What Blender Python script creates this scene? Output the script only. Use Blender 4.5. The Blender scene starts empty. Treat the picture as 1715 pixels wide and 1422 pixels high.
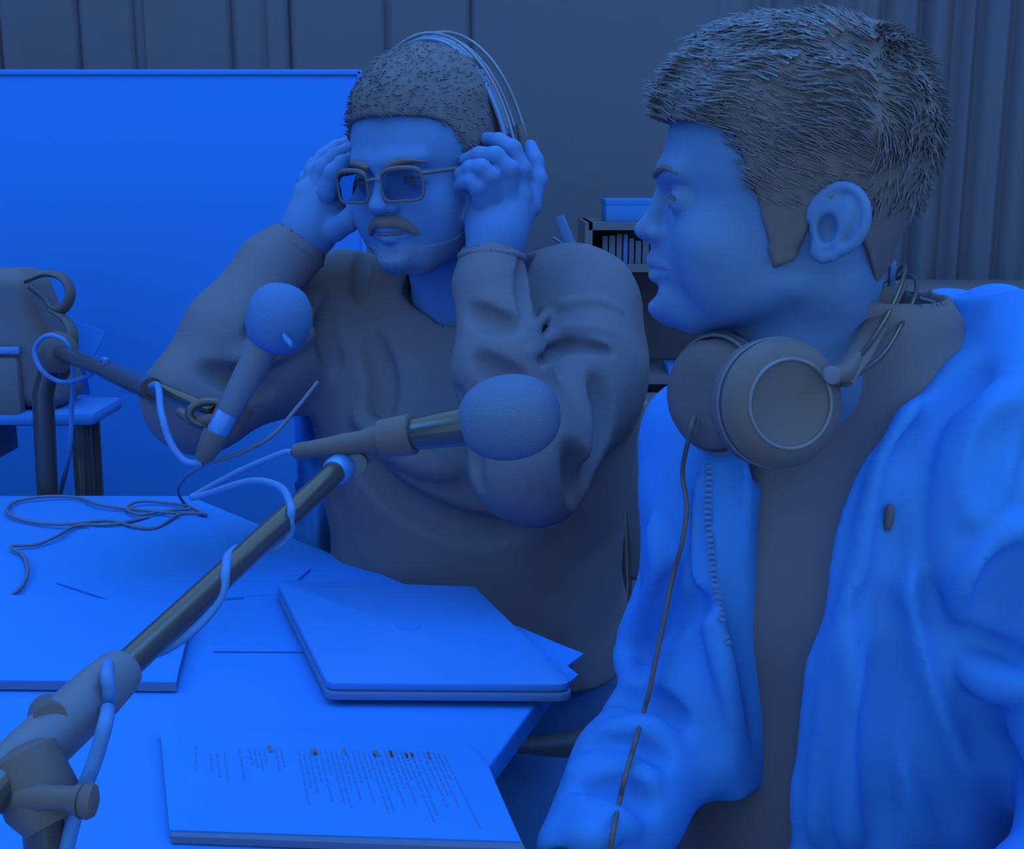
import bpy, bmesh, math, random
import numpy as np
from mathutils import Vector
random.seed(7)
SC = bpy.context.scene
COL = SC.collection
# ------------------------------------------------------------------ camera
PITCH = math.radians(11.6)
FPX = 2000.0
cd = bpy.data.cameras.new('camera'); cam = bpy.data.objects.new('camera', cd); COL.objects.link(cam)
cam.location = (0, 0, 1.2); cam.rotation_euler = (math.pi/2 - PITCH, 0, 0)
cd.sensor_fit = 'HORIZONTAL'; cd.sensor_width = 36; cd.lens = 36*FPX/1715
cd.clip_start = 0.02
SC.camera = cam
# ------------------------------------------------------------------ world, lights, exposure
FILL = (0.34, 0.74, 1.04)
w = bpy.data.worlds.new('world'); SC.world = w; w.use_nodes = True
w.node_tree.nodes['Background'].inputs[0].default_value = (*FILL, 1)
w.node_tree.nodes['Background'].inputs[1].default_value = 1.0
def area(name, loc, target, size, power, col):
    l = bpy.data.lights.new(name, 'AREA'); l.shape = 'RECTANGLE'; l.size, l.size_y = size
    l.energy = power; l.color = col
    o = bpy.data.objects.new(name, l); COL.objects.link(o); o.location = loc
    o.rotation_euler = (Vector(target)-Vector(loc)).to_track_quat('-Z', 'Y').to_euler()
    return o
area('ceiling_lamp_light', (0.05, 1.0, 2.55), (0.0, 1.15, 0.8), (1.6, 0.9), 23, (0.0, 0.26, 1.0))
area('side_lamp_light', (-1.9, 0.9, 2.1), (0.2, 1.1, 1.0), (0.9, 0.9), 10, (0.0, 0.30, 1.0))
area('front_lamp_light', (1.9, -0.2, 2.3), (-0.05, 1.3, 1.1), (0.5, 0.5), 12, (0.0, 0.26, 1.0))
vs = SC.view_settings
vs.view_transform = 'Standard'; vs.look = 'None'; vs.gamma = 1; vs.exposure = 0.0; vs.use_curve_mapping = False
SC.cycles.max_bounces = 5; SC.cycles.diffuse_bounces = 3; SC.cycles.use_denoising = True
# ------------------------------------------------------------------ placing helpers
CP, SP = math.cos(PITCH), math.sin(PITCH)
def P(px, py, D):
    a, v = (px-857.5)/FPX, (711-py)/FPX
    return np.array([D*a, D*(CP+v*SP), 1.2+D*(-SP+v*CP)])
def Q(px, py, yw):                 # point on the view of (px,py) at world y
    v = (711-py)/FPX
    return P(px, py, yw/(CP+v*SP))
TZ = 0.74
def T(px, py, z=TZ):               # point on a level plane
    v = (711-py)/FPX
    return P(px, py, (z-1.2)/(-SP+v*CP))
# ------------------------------------------------------------------ materials
def lin(c):
    c = c/255.0
    return c/12.92 if c <= 0.04045 else ((c+0.055)/1.055)**2.4
EREF = (0.30, 0.745, 1.38)
EDARK = (0.225, 0.55, 0.97)
def albedo(t):
    if t < 0: return tuple(v*(1+2*t) for v in albedo(0))
    s = [56+(30-56)*t, 75+(112-75)*t, 108+(255-108)*t]
    e = [EDARK[i]+(EREF[i]-EDARK[i])*max(0, min(1, t)) for i in range(3)]
    return tuple(min(0.95, lin(s[i])/e[i]) for i in range(3))
MATS = {}
def mat(name, t, rough=0.9, spec=0.1, metal=0.0, var=0.0, scale=30, bump=0.0, bscale=400, sheen=0.0, kind='noise', t2=None):
    if name in MATS: return MATS[name]
    m = bpy.data.materials.new(name); m.use_nodes = True
    nt = m.node_tree; b = nt.nodes['Principled BSDF']
    b.inputs['Roughness'].default_value = rough
    b.inputs['Specular IOR Level'].default_value = spec
    b.inputs['Metallic'].default_value = metal
    b.inputs['Sheen Weight'].default_value = sheen
    tc = nt.nodes.new('ShaderNodeTexCoord')
    c0 = albedo(t)
    if var > 0 or t2 is not None:
        n = nt.nodes.new('ShaderNodeTexNoise'); n.inputs['Scale'].default_value = scale; n.inputs['Detail'].default_value = 4
        nt.links.new(tc.outputs['Object'], n.inputs['Vector'])
        r = nt.nodes.new('ShaderNodeValToRGB')
        r.color_ramp.elements[0].position = 0.3; r.color_ramp.elements[1].position = 0.7
        r.color_ramp.elements[0].color = (*albedo(max(-0.1, t-var)), 1)
        r.color_ramp.elements[1].color = (*albedo(t+var if t2 is None else t2), 1)
        nt.links.new(n.outputs['Fac'], r.inputs['Fac']); nt.links.new(r.outputs['Color'], b.inputs['Base Color'])
    else:
        b.inputs['Base Color'].default_value = (*c0, 1)
    if bump > 0:
        n2 = nt.nodes.new('ShaderNodeTexNoise'); n2.inputs['Scale'].default_value = bscale; n2.inputs['Detail'].default_value = 3
        nt.links.new(tc.outputs['Object'], n2.inputs['Vector'])
        bp = nt.nodes.new('ShaderNodeBump'); bp.inputs['Strength'].default_value = bump; bp.inputs['Distance'].default_value = 0.002
        nt.links.new(n2.outputs['Fac'], bp.inputs['Height']); nt.links.new(bp.outputs['Normal'], b.inputs['Normal'])
    MATS[name] = m
    return m
M_TABLE = mat('table_laminate', 0.97, 0.7, 0.05, var=0.01, scale=6)
M_PAPER = mat('paper', 0.98, 0.9, 0.02, var=0.006, scale=12)
M_INK = mat('ink', 0.56, 0.9, 0.02)
M_INKD = mat('ink_dark', 0.22, 0.9, 0.02)
M_PANEL = mat('white_panel', 0.96, 0.8, 0.05, var=0.012, scale=2)
M_CURT = mat('dark_curtain', 0.10, 1.0, 0.15, var=0.03, scale=5, bump=0.2, bscale=300)
M_FLOOR = mat('floor_carpet', 0.08, 1.0, 0.1, var=0.03, scale=60)
M_SKIN1 = mat('skin_young', 0.46, 0.65, 0.2, var=0.02, scale=25)
M_SKIN2 = mat('skin_glasses', 0.52, 0.65, 0.2, var=0.03, scale=25)
M_HAIR = mat('dark_hair', -0.08, 0.7, 0.15, var=0.03, scale=80)
M_STRAND = mat('hair_strand', 0.03, 0.4, 0.45)
M_BEARD = mat('stubble', 0.33, 0.9, 0.1, var=0.08, scale=220)
M_HOOD = mat('hoodie_fleece', 0.86, 1.0, 0.02, var=0.015, scale=18, bump=0.15, bscale=500)
M_TEE = mat('black_cotton', 0.07, 1.0, 0.1, var=0.01, scale=30)
M_SWEAT = mat('dark_sweater', 0.07, 1.0, 0.1, var=0.02, scale=14, bump=0.25, bscale=350)
M_JEANS = mat('grey_trousers', 0.75, 1.0, 0.1, var=0.05, scale=30)
M_FOAM = mat('microphone_foam', 0.50, 1.0, 0.02, var=0.02, scale=300, bump=0.6, bscale=900)
M_BLACK = mat('black_plastic', -0.12, 0.5, 0.2)
M_BLACKM = mat('black_metal', -0.32, 0.22, 0.7)
M_MIDP = mat('grey_plastic', 0.16, 0.5, 0.2)
M_PAD = mat('leatherette', -0.14, 0.6, 0.2, var=0.02, scale=60, bump=0.3, bscale=250)
M_STEEL = mat('bright_steel', 0.75, 0.3, 0.6)
M_PCABLE = mat('pale_cable', 0.66, 0.6, 0.3)
M_DCABLE = mat('dark_cable', 0.22, 0.6, 0.3)
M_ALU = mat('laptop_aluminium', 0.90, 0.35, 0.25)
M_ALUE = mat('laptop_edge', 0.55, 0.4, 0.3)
M_LOGO = mat('polished_emblem', 1.0, 0.15, 0.5)
M_WHITEP = mat('white_plastic', 0.88, 0.6, 0.1)
M_MID = mat('mid_fabric', 0.2, 1.0, 0.1, var=0.03, scale=20)
M_BAG = mat('dark_nylon', 0.06, 0.8, 0.3, var=0.03, scale=25)
M_CLOTH = mat('pale_cloth', 0.80, 1.0, 0.05, var=0.03, scale=10)
M_EYE = mat('eye_white', 0.5, 0.3, 0.4)
M_IRIS = mat('iris', 0.05, 0.2, 0.5)
M_LIP = mat('lips', 0.36, 0.6, 0.3)
def glass():
    m = bpy.data.materials.new('clear_lens'); m.use_nodes = True
    b = m.node_tree.nodes['Principled BSDF']
    b.inputs['Transmission Weight'].default_value = 1; b.inputs['Roughness'].default_value = 0.02
    b.inputs['IOR'].default_value = 1.12; b.inputs['Base Color'].default_value = (.5, .6, .75, 1)
    return m
M_LENS = glass()
# ------------------------------------------------------------------ object helpers
def link(name, me, m, parent=None):
    o = bpy.data.objects.new(name, me); COL.objects.link(o)
    if m is not None: me.materials.append(m)
    if parent is not None: o.parent = parent
    return o
def tag(o, label, cat=None, group=None):
    o['label'] = label
    if cat: o['category'] = cat
    if group: o['group'] = group
    return o
def struct(o): o['kind'] = 'structure'; return o
def empty(name, loc, label, cat, group=None):
    o = bpy.data.objects.new(name, None); COL.objects.link(o); o.location = tuple(loc); o.empty_display_size = .05
    return tag(o, label, cat, group)
def reparent(root):
    # children were built in world coordinates: keep them there
    inv = root.matrix_basis.inverted()
    for c in root.children: c.matrix_parent_inverse = inv
def pydata(name, v, f, m, parent=None, smooth=False):
    me = bpy.data.meshes.new(name); me.from_pydata([tuple(map(float, p)) for p in v], [], [tuple(int(i) for i in q) for q in f]); me.update()
    if smooth: me.polygons.foreach_set('use_smooth', [True]*len(me.polygons))
    return link(name, me, m, parent)
class MB:
    def __init__(s): s.v = []; s.f = []
    def add(s, v, f):
        n = len(s.v); s.v += [tuple(map(float, p)) for p in v]; s.f += [tuple(i+n for i in q) for q in f]; return s
    def tube(s, pts, r, seg=10, caps=True, flat=1.0):
        pts = [np.array(p, float) for p in pts]; n = len(pts)
        rr = r if hasattr(r, '__len__') else [r]*n
        tang = []
        for i in range(n):
            t = pts[min(i+1, n-1)]-pts[max(i-1, 0)]; tang.append(t/(np.linalg.norm(t)+1e-12))
        up = np.array([0, 0, 1.0])
        if abs(tang[0] @ up) > .9: up = np.array([0, 1.0, 0])
        u = np.cross(tang[0], up); u /= np.linalg.norm(u)
        V = []; F = []
        for i in range(n):
            u = u - tang[i]*(u @ tang[i]); u /= (np.linalg.norm(u)+1e-12); w_ = np.cross(tang[i], u)
            for k in range(seg):
                a = 2*math.pi*k/seg
                V.append(pts[i]+rr[i]*(math.cos(a)*u+flat*math.sin(a)*w_))
        for i in range(n-1):
            for k in range(seg):
                F.append((i*seg+k, i*seg+(k+1) % seg, (i+1)*seg+(k+1) % seg, (i+1)*seg+k))
        if caps: F.append(tuple(range(seg-1, -1, -1))); F.append(tuple((n-1)*seg+k for k in range(seg)))
        return s.add(V, F)
    def lathe(s, a, d, prof, seg=32):     # prof: (distance along d, radius)
        a = np.array(a, float); d = np.array(d, float); d /= np.linalg.norm(d)
        up = np.array([0, 0, 1.0]) if abs(d[2]) < .9 else np.array([1.0, 0, 0])
        u = np.cross(d, up); u /= np.linalg.norm(u); w_ = np.cross(d, u)
        V = []; F = []; n = len(prof)
        for (h, r) in prof:
            for k in range(seg):
                t = 2*math.pi*k/seg; V.append(a+d*h+r*(math.cos(t)*u+math.sin(t)*w_))
        for i in range(n-1):
            for k in range(seg): F.append((i*seg+k, i*seg+(k+1) % seg, (i+1)*seg+(k+1) % seg, (i+1)*seg+k))
        F.append(tuple(range(seg-1, -1, -1))); F.append(tuple((n-1)*seg+k for k in range(seg)))
        return s.add(V, F)
    def torus(s, c, n, R, r, seg=40, sides=8, a0=0, a1=2*math.pi, R2=None, ref=None):
        n = np.array(n, float); n /= np.linalg.norm(n)
        up = np.array(ref, float) if ref is not None else (np.array([0, 0, 1.0]) if abs(n[2]) < .9 else np.array([1.0, 0, 0]))
        u = np.cross(up, n); u /= np.linalg.norm(u); w_ = np.cross(n, u)
        R2 = R2 or R
        full = abs(a1-a0-2*math.pi) < 1e-6
        pts = [np.array(c)+R*math.cos(a0+(a1-a0)*i/seg)*u+R2*math.sin(a0+(a1-a0)*i/seg)*w_ for i in range(seg+1)]
        return s.tube(pts, r, sides, caps=not full)
    def box(s, c, ax, h):                 # centre, 3 axes, half sizes
        c = np.array(c, float); V = []
        for i in (-1, 1):
            for j in (-1, 1):
                for k in (-1, 1): V.append(c+i*h[0]*ax[0]+j*h[1]*ax[1]+k*h[2]*ax[2])
        return s.add(V, [(0, 1, 3, 2), (4, 6, 7, 5), (0, 4, 5, 1), (2, 3, 7, 6), (0, 2, 6, 4), (1, 5, 7, 3)])
    def prism(s, poly, z0, z1):           # polygon [(x,y)] between two heights
        n = len(poly)
        V = [(p[0], p[1], z0) for p in poly]+[(p[0], p[1], z1) for p in poly]
        F = [tuple(range(n-1, -1, -1)), tuple(range(n, 2*n))]+[(i, (i+1) % n, n+(i+1) % n, n+i) for i in range(n)]
        return s.add(V, F)
    def build(s, name, m, parent=None, smooth=True, bevel=0, seg=2, sub=0):
        o = pydata(name, s.v, s.f, m, parent)
        bm = bmesh.new(); bm.from_mesh(o.data); bmesh.ops.recalc_face_normals(bm, faces=bm.faces)
        if bevel: 
            es = [e for e in bm.edges if len(e.link_faces) == 2 and e.calc_face_angle(0) > .5]
            bmesh.ops.bevel(bm, geom=es, offset=bevel, segments=seg, affect='EDGES', profile=.5, clamp_overlap=True)
        bm.to_mesh(o.data); bm.free()
        if smooth:
            o.data.polygons.foreach_set('use_smooth', [True]*len(o.data.polygons))
            o.data.set_sharp_from_angle(angle=math.radians(40))
        return o
def spline(pts, n=8):
    pts = [np.array(p, float) for p in pts]
    p = [2*pts[0]-pts[1]]+pts+[2*pts[-1]-pts[-2]]; out = []
    for i in range(1, len(p)-2):
        for k in range(n):
            t = k/n
            out.append(.5*((2*p[i])+(-p[i-1]+p[i+1])*t+(2*p[i-1]-5*p[i]+4*p[i+1]-p[i+2])*t*t+(-p[i-1]+3*p[i]-3*p[i+1]+p[i+2])*t**3))
    out.append(pts[-1]); return out
EX = np.array([1., 0, 0]); EY = np.array([0, 1., 0]); EZ = np.array([0, 0, 1.]); AX = (EX, EY, EZ)
# ------------------------------------------------------------------ implicit surface mesher
def unit(v): v = np.array(v, float); return v/np.linalg.norm(v)
def axis(spans):                    # [(lo, hi, step), ...]
    out = []
    for lo, hi, st in spans:
        n = max(1, int(round((hi-lo)/st))); out += list(lo+(hi-lo)*np.arange(n)/n)
    out.append(spans[-1][1]); return np.array(out, np.float32)
class Field:
    def __init__(s, xs, ys, zs):
        s.a = (xs, ys, zs); s.F = np.full((len(xs), len(ys), len(zs)), .08, np.float32)
    def sl(s, lo, hi):
        r = []
        for i in range(3):
            i0 = max(0, np.searchsorted(s.a[i], lo[i])-1); i1 = min(len(s.a[i]), np.searchsorted(s.a[i], hi[i])+1)
            r.append(slice(i0, max(i0, i1)))
        x = s.a[0][r[0]][:, None, None]; y = s.a[1][r[1]][None, :, None]; z = s.a[2][r[2]][None, None, :]
        return tuple(r), x, y, z
    def mix(s, r, d, k, op):
        A = s.F[r]
        if A.size == 0: return
        if op == 'sub':
            d = -d
            if k <= 0: s.F[r] = np.maximum(A, d)
            else:
                h = np.clip(.5+.5*(d-A)/k, 0, 1)
                s.F[r] = A+(d-A)*h+k*h*(1-h)
        elif op == 'int':
            h = np.clip(.5+.5*(d-A)/max(k, 1e-5), 0, 1); s.F[r] = A+(d-A)*h+k*h*(1-h)
        else:
            if k <= 0: s.F[r] = np.minimum(A, d)
            else:
                h = np.clip(.5+.5*(A-d)/k, 0, 1); s.F[r] = A+(d-A)*h-k*h*(1-h)
    def cone(s, a, b, ra, rb=None, k=.01, op='add'):
        rb = ra if rb is None else rb
        a = np.array(a, float); b = np.array(b, float); pad = max(ra, rb)+k+.006
        r, x, y, z = s.sl(np.minimum(a, b)-pad, np.maximum(a, b)+pad)
        ba = b-a; L = ba @ ba+1e-12
        h = np.clip(((x-a[0])*ba[0]+(y-a[1])*ba[1]+(z-a[2])*ba[2])/L, 0, 1)
        d = np.sqrt((x-a[0]-h*ba[0])**2+(y-a[1]-h*ba[1])**2+(z-a[2]-h*ba[2])**2)-(ra+(rb-ra)*h)
        s.mix(r, d.astype(np.float32), k, op)
    def chain(s, pts, rs, k=.01, op='add', **kw):
        if not hasattr(rs, '__len__'): rs = [rs]*len(pts)
        for i in range(len(pts)-1): s.cone(pts[i], pts[i+1], rs[i], rs[i+1], k, op)
    def ell(s, c, rad, R=None, k=.01, op='add'):
        c = np.array(c, float); m = max(rad)+k+.006
        r, x, y, z = s.sl(c-m, c+m); x = x-c[0]; y = y-c[1]; z = z-c[2]
        if R is None: R = np.eye(3)
        q = [(x*R[i][0]+y*R[i][1]+z*R[i][2]) for i in range(3)]
        k0 = np.sqrt(sum((q[i]/rad[i])**2 for i in range(3))); k1 = np.sqrt(sum((q[i]/rad[i]**2)**2 for i in range(3)))+1e-6
        s.mix(r, (k0*(k0-1)/k1).astype(np.float32), k, op)
    def fn(s, f, lo, hi, k=.01, op='add'):
        r, x, y, z = s.sl(np.array(lo), np.array(hi)); s.mix(r, f(x, y, z).astype(np.float32), k, op)
    def disp(s, f, lo, hi):
        r, x, y, z = s.sl(np.array(lo), np.array(hi)); s.F[r] += f(x, y, z).astype(np.float32)
    def hit(s, px, py, d0=.4, d1=2.3, into=0.0):
        D = np.arange(d0, d1, .002); a = (px-857.5)/FPX; v = (711-py)/FPX
        X = D*a; Y = D*(CP+v*SP); Z = 1.2+D*(-SP+v*CP); idx = []
        ok = np.ones(len(D), bool)
        for i, q in enumerate((X, Y, Z)):
            j = np.clip(np.searchsorted(s.a[i], q), 0, len(s.a[i])-1); ok &= (q > s.a[i][0]) & (q < s.a[i][-1]); idx.append(j)
        v_ = s.F[idx[0], idx[1], idx[2]]; w_ = np.where(ok & (v_ < 0))[0]
        if len(w_) == 0: return None
        return P(px, py, D[w_[0]]+into)
    def fold(s, pix, r, k=.012, op='add', into=0.0):
        pts = [s.hit(x, y, into=into) for x, y in pix]; pts = [p for p in pts if p is not None]
        pts2 = []
        for p in pts:
            if not pts2 or np.linalg.norm(p-pts2[-1]) < .12: pts2.append(p)
        if len(pts2) < 2: return
        sp_ = spline(pts2, 4); n = len(sp_)
        s.chain(sp_, [r*(.35+.65*math.sin(math.pi*(i+.5)/n)) for i in range(n)], k, op)
    def mesh(s, name, m, parent=None, smooth_it=0):
        F = s.F; neg = F < 0; A = s.a
        n0, n1, n2 = F.shape
        cnt = np.zeros((n0-1, n1-1, n2-1), np.uint8)
        for i in (0, 1):
            for j in (0, 1):
                for k in (0, 1): cnt += neg[i:n0-1+i, j:n1-1+j, k:n2-1+k]
        act = (cnt > 0) & (cnt < 8)
        I, J, K = np.nonzero(act)
        vid = np.full(cnt.shape, -1, np.int32); vid[I, J, K] = np.arange(len(I))
        acc = np.zeros((len(I), 3)); num = np.zeros(len(I))
        corners = [(i, j, k) for i in (0, 1) for j in (0, 1) for k in (0, 1)]
        for c in corners:
            for ax in range(3):
                if c[ax]: continue
                e = list(c); e[ax] = 1
                va = F[I+c[0], J+c[1], K+c[2]]; vb = F[I+e[0], J+e[1], K+e[2]]
                x = (va < 0) != (vb < 0); t = np.where(x, va/(va-vb+1e-20), 0)
                pa = [A[0][I+c[0]], A[1][J+c[1]], A[2][K+c[2]]]; pb = [A[0][I+e[0]], A[1][J+e[1]], A[2][K+e[2]]]
                for q in range(3): acc[:, q] += np.where(x, pa[q]+t*(pb[q]-pa[q]), 0)
                num += x
        V = acc/np.maximum(num, 1)[:, None]
        faces = []
        for ax in range(3):
            a = [slice(None)]*3; b = [slice(None)]*3; a[ax] = slice(0, -1); b[ax] = slice(1, None)
            ch = neg[tuple(a)] != neg[tuple(b)]
            u, w_ = [(1, 2), (2, 0), (0, 1)][ax]
            ii = np.array(np.nonzero(ch)); ok = np.ones(ii.shape[1], bool)
            for q in (u, w_): ok &= (ii[q] > 0) & (ii[q] < F.shape[q]-1)
            ii = ii[:, ok]; inside = neg[ii[0], ii[1], ii[2]]
            q4 = []
            for du, dw in ((0, 0), (1, 0), (1, 1), (0, 1)):
                jj = ii.copy(); jj[u] -= du; jj[w_] -= dw; q4.append(vid[jj[0], jj[1], jj[2]])
            q = np.stack(q4, 1); q = np.where(inside[:, None], q, q[:, ::-1]); faces.append(q)
        Fc = np.concatenate(faces); Fc = Fc[(Fc >= 0).all(1)]
        # keep the largest connected pieces only when tiny crumbs exist: light laplacian relax
        if smooth_it:
            e = np.concatenate([Fc[:, [0, 1]], Fc[:, [1, 2]], Fc[:, [2, 3]], Fc[:, [3, 0]]])
            for _ in range(smooth_it):
                S = np.zeros_like(V); n = np.zeros(len(V))
                for q in range(3):
                    S[:, q] += np.bincount(e[:, 0], V[e[:, 1], q], len(V))+np.bincount(e[:, 1], V[e[:, 0], q], len(V))
                n += np.bincount(e[:, 0], minlength=len(V))+np.bincount(e[:, 1], minlength=len(V))
                V = .5*V+.5*S/np.maximum(n, 1)[:, None]
        me = bpy.data.meshes.new(name)
        me.vertices.add(len(V)); me.vertices.foreach_set('co', V.astype(np.float32).ravel())
        nf = len(Fc); me.loops.add(nf*4); me.loops.foreach_set('vertex_index', Fc.astype(np.int32).ravel())
        me.polygons.add(nf); me.polygons.foreach_set('loop_start', np.arange(0, nf*4, 4, dtype=np.int32))
        me.polygons.foreach_set('loop_total', np.full(nf, 4, np.int32)); me.polygons.foreach_set('use_smooth', np.ones(nf, bool))
        me.update(calc_edges=True); me.validate()
        return link(name, me, m, parent)
def noise3(x, y, z, f, seed=0):
    r = np.random.RandomState(seed); o = 0
    for i in range(5):
        d = r.normal(size=3); d /= np.linalg.norm(d); ph = r.uniform(0, 6.28, 2); e = r.normal(size=3)*.7
        o = o+np.sin(f*(d[0]*x+d[1]*y+d[2]*z)+ph[0]+1.3*np.sin(f*.6*(e[0]*x+e[1]*y+e[2]*z)+ph[1]))
    return o/5
class Frame:                        # local: x = own left, y = forward, z = up
    def __init__(s, o, fwd, up=(0, 0, 1), scale=1.0):
        s.o = np.array(o, float); s.y = unit(fwd); up = np.array(up, float)
        s.z = unit(up-s.y*(up @ s.y)); s.x = np.cross(s.z, s.y); s.s = scale
        s.R = np.array([s.x, s.y, s.z])
    def __call__(s, x, y, z): return s.o+s.s*(x*s.x+y*s.y+z*s.z)
    def inv(s, X, Y, Z):
        X = X-s.o[0]; Y = Y-s.o[1]; Z = Z-s.o[2]
        return [(X*a[0]+Y*a[1]+Z*a[2])/s.s for a in (s.x, s.y, s.z)]
def loft_fn(fr, tz, ta, tf, tb, n=2.3, off=0.0, tc=None):
    def f(X, Y, Z):
        x, y, z = fr.inv(X, Y, Z)
        a = np.interp(z, tz, ta)+off; bf = np.interp(z, tz, tf)+off; bb = np.interp(z, tz, tb)+off
        if tc is not None: y = y-np.interp(z, tz, tc)
        b = np.where(y > 0, bf, bb)
        q = ((np.abs(x)/a)**n+(np.abs(y)/b)**n)**(1/n)
        d = (q-1)*np.minimum(a, b)
        d = np.maximum(d, (z-tz[-1])-off); d = np.maximum(d, (tz[0]-z)-off)
        return d*fr.s
    return f
# smooth table interpolation
def smooth_tab(z, v, n=80):
    z = np.array(z, float); v = np.array(v, float); zz = np.linspace(z[0], z[-1], n)
    m = np.gradient(v, z); i = np.clip(np.searchsorted(z, zz)-1, 0, len(z)-2)
    h = z[i+1]-z[i]; t = (zz-z[i])/h
    return zz, (2*t**3-3*t**2+1)*v[i]+(t**3-2*t**2+t)*h*m[i]+(-2*t**3+3*t**2)*v[i+1]+(t**3-t**2)*h*m[i+1]
# ------------------------------------------------------------------ head
HZ = [-.068, -.060, -.050, -.038, -.022, -.005, .015, .032, .050, .070, .094, .115, .132, .146, .153]
HF = [.096, .106, .108, .105, .107, .106, .103, .101, .107, .1055, .0975, .082, .062, .034, .008]
HB = [.020, .030, .040, .050, .056, .062, .070, .076, .080, .082, .077, .066, .051, .032, .008]
HW = [.024, .036, .047, .056, .063, .068, .071, .073, .0745, .0745, .0685, .059, .046, .027, .007]
hz, hF = smooth_tab(HZ, HF); _, hB = smooth_tab(HZ, HB); _, hW = smooth_tab(HZ, HW)
def head_fn(fr, wide=1.0, off=0.0):
    base = loft_fn(fr, hz, hW*wide, hF, hB, 2.15, off)
    def f(X, Y, Z):
        d = base(X, Y, Z); x, y, z = fr.inv(X, Y, Z)
        rx, rz = .0745*wide, .093; ry = np.where(y > 0, .1065, .084)
        k0 = np.sqrt((x/rx)**2+(y/ry)**2+((z-.060)/rz)**2); k1 = np.sqrt((x/rx**2)**2+(y/ry**2)**2+((z-.060)/rz**2)**2)+1e-6
        h = np.clip((z-.085)/.03, 0, 1); h = h*h*(3-2*h)
        return d*(1-h)+h*k0*(k0-1)/k1*fr.s
    return f
def add_head(f, fr, wide=1.0, nose=1.0):
    s = fr.s; R = fr.R
    lo = fr.o-.19*s; hi = fr.o+.19*s
    f.fn(head_fn(fr, wide), lo, hi, .004*s)
    def E(c, r, k, op='add'): f.ell(fr(*c), [q*s for q in r], R, k*s, op)
    def C(a, b, ra, rb, k, op='add'): f.cone(fr(*a), fr(*b), ra*s, rb*s, k*s, op)
    E((0, .092, -.050), (.018, .022, .015), .012)                       # chin
    C((0, .102, .042), (0, .114, .012), .0058, .0075*nose, .010)             # nose bridge
    E((0, .1165, .005), (.0095*nose, .0112, .0085), .006)                     # tip
    for q in (-1, 1):
        E((q*.0105*nose, .1085, .0025), (.0060, .0080, .0060), .005)          # wings
        C((q*.010, .1035, .048), (q*.040, .0925, .049), .0058, .0045, .014)    # brow
        E((q*.046*wide, .070, -.002), (.018, .018, .016), .022)               # cheekbone
        E((q*.044*wide, .050, -.026), (.015, .032, .026), .022)
        C((q*.058*wide, .010, -.030), (q*.022, .078, -.058), .010, .011, .016)    # jaw line
    for q in (-1, 1):
        E((q*.031, .112, .030), (.016, .0115, .0105), .009, 'sub')              # socket
    for q in (-1, 1):
        E((q*.031, .0865, .0285), (.0140, .0140, .0130), .003)                 # lids
        E((q*.031, .102, .0275), (.0120, .012, .0042), .0012, 'sub')            # opening
        E((q*.0062*nose, .1125, -.0035), (.0026, .0045, .0030), .0015, 'sub')          # nostril
    # mouth
    C((0, .1035, -.010), (0, .106, -.015), .008, .008, .012)
    for q in (-1, 1):
        C((0, .1120, -.0185), (q*.022, .0980, -.0225), .0042, .0022, .005)      # upper lip
        C((0, .1095, -.0305), (q*.020, .0970, -.0255), .0050, .0022, .006)      # lower lip
        C((0, .1175, -.0243), (q*.024, .1000, -.0245), .0014, .0010, .0015, 'sub')
    E((0, .1150, -.0425), (.018, .005, .0045), .010, 'sub')
def add_ear(f, fr, q, wide=1.0, tilt=-.25, out=.35, sc=1.0):
    s = fr.s; c = np.array([q*.0705*wide, -.013, .012])
    ct, st = math.cos(tilt), math.sin(tilt)
    def L(u, v, w_):   # u: forward, v: up, w: away from head
        y = u*ct-v*st; z = u*st+v*ct
        return fr(c[0]+q*(w_+out*max(0, -(u-.010))), c[1]+y*sc, c[2]+z*sc)
    hel = []
    for i in range(20):
        a = math.radians(-10+i*(255/19))
        u = .0195*math.cos(a)-.002; v = .006+.0245*math.sin(a)
        hel.append((u, v))
    hel += [(-.007, -.021), (-.001, -.024), (.005, -.022)]
    H = [L(u, v, .006) for u, v in hel]
    f.chain(H, .0030*s, .003*s)
    # back plate
    for (u, v, r) in ((0, .012, .014), (-.009, .012, .010), (-.002, -.002, .0125), (-.008, 0, .010), (-.013, .006, .009), (-.012, .014, .008), (.001, -.014, .009)):
        f.ell(L(u, v, .002), [.0058*s, r*s, r*s*1.2], fr.R, .004*s)
    f.ell(L(.001, -.019, .004), [.0045*s, .0065*s, .0075*s], fr.R, .004*s)        # lobe
    f.chain([L(-.006, .020, .005), L(-.010, .006, .006), L(-.007, -.010, .006), L(.001, -.016, .006)], .0026*s, .004*s)  # antihelix
    f.ell(L(.011, -.004, .005), [.004*s, .004*s, .006*s], fr.R, .003*s)          # tragus
    f.ell(L(.003, -.002, .009), [.0085*s, .0065*s, .010*s], fr.R, .003*s, 'sub') # concha
def onface(g, fr, x, z, out=0.0):
    for y in np.arange(.15, .0, -.0006):
        p = fr(x, y, z); i = [min(len(g.a[q])-1, max(0, int(np.searchsorted(g.a[q], p[q])))) for q in range(3)]
        if g.F[i[0], i[1], i[2]] < 0: return fr(x, y+out, z)
    return fr(x, .08, z)
def eyebrows(g, fr, parent, w_=1.0, zs=(.0455, .0505, .0515, .0475)):
    for q in (-1, 1):
        pts = spline([onface(g, fr, q*x, z, .0002) for x, z in zip((.012, .024, .037, .048), zs)], 5)
        MB().tube(pts, [w_*r for r in (.0022, .0028, .0032, .0034, .0034, .0034, .0033, .0031, .0029, .0027, .0024, .0021, .0018, .0015, .0011, .0007)], 8, flat=1.0).build('eyebrow', M_HAIR, parent)
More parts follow.
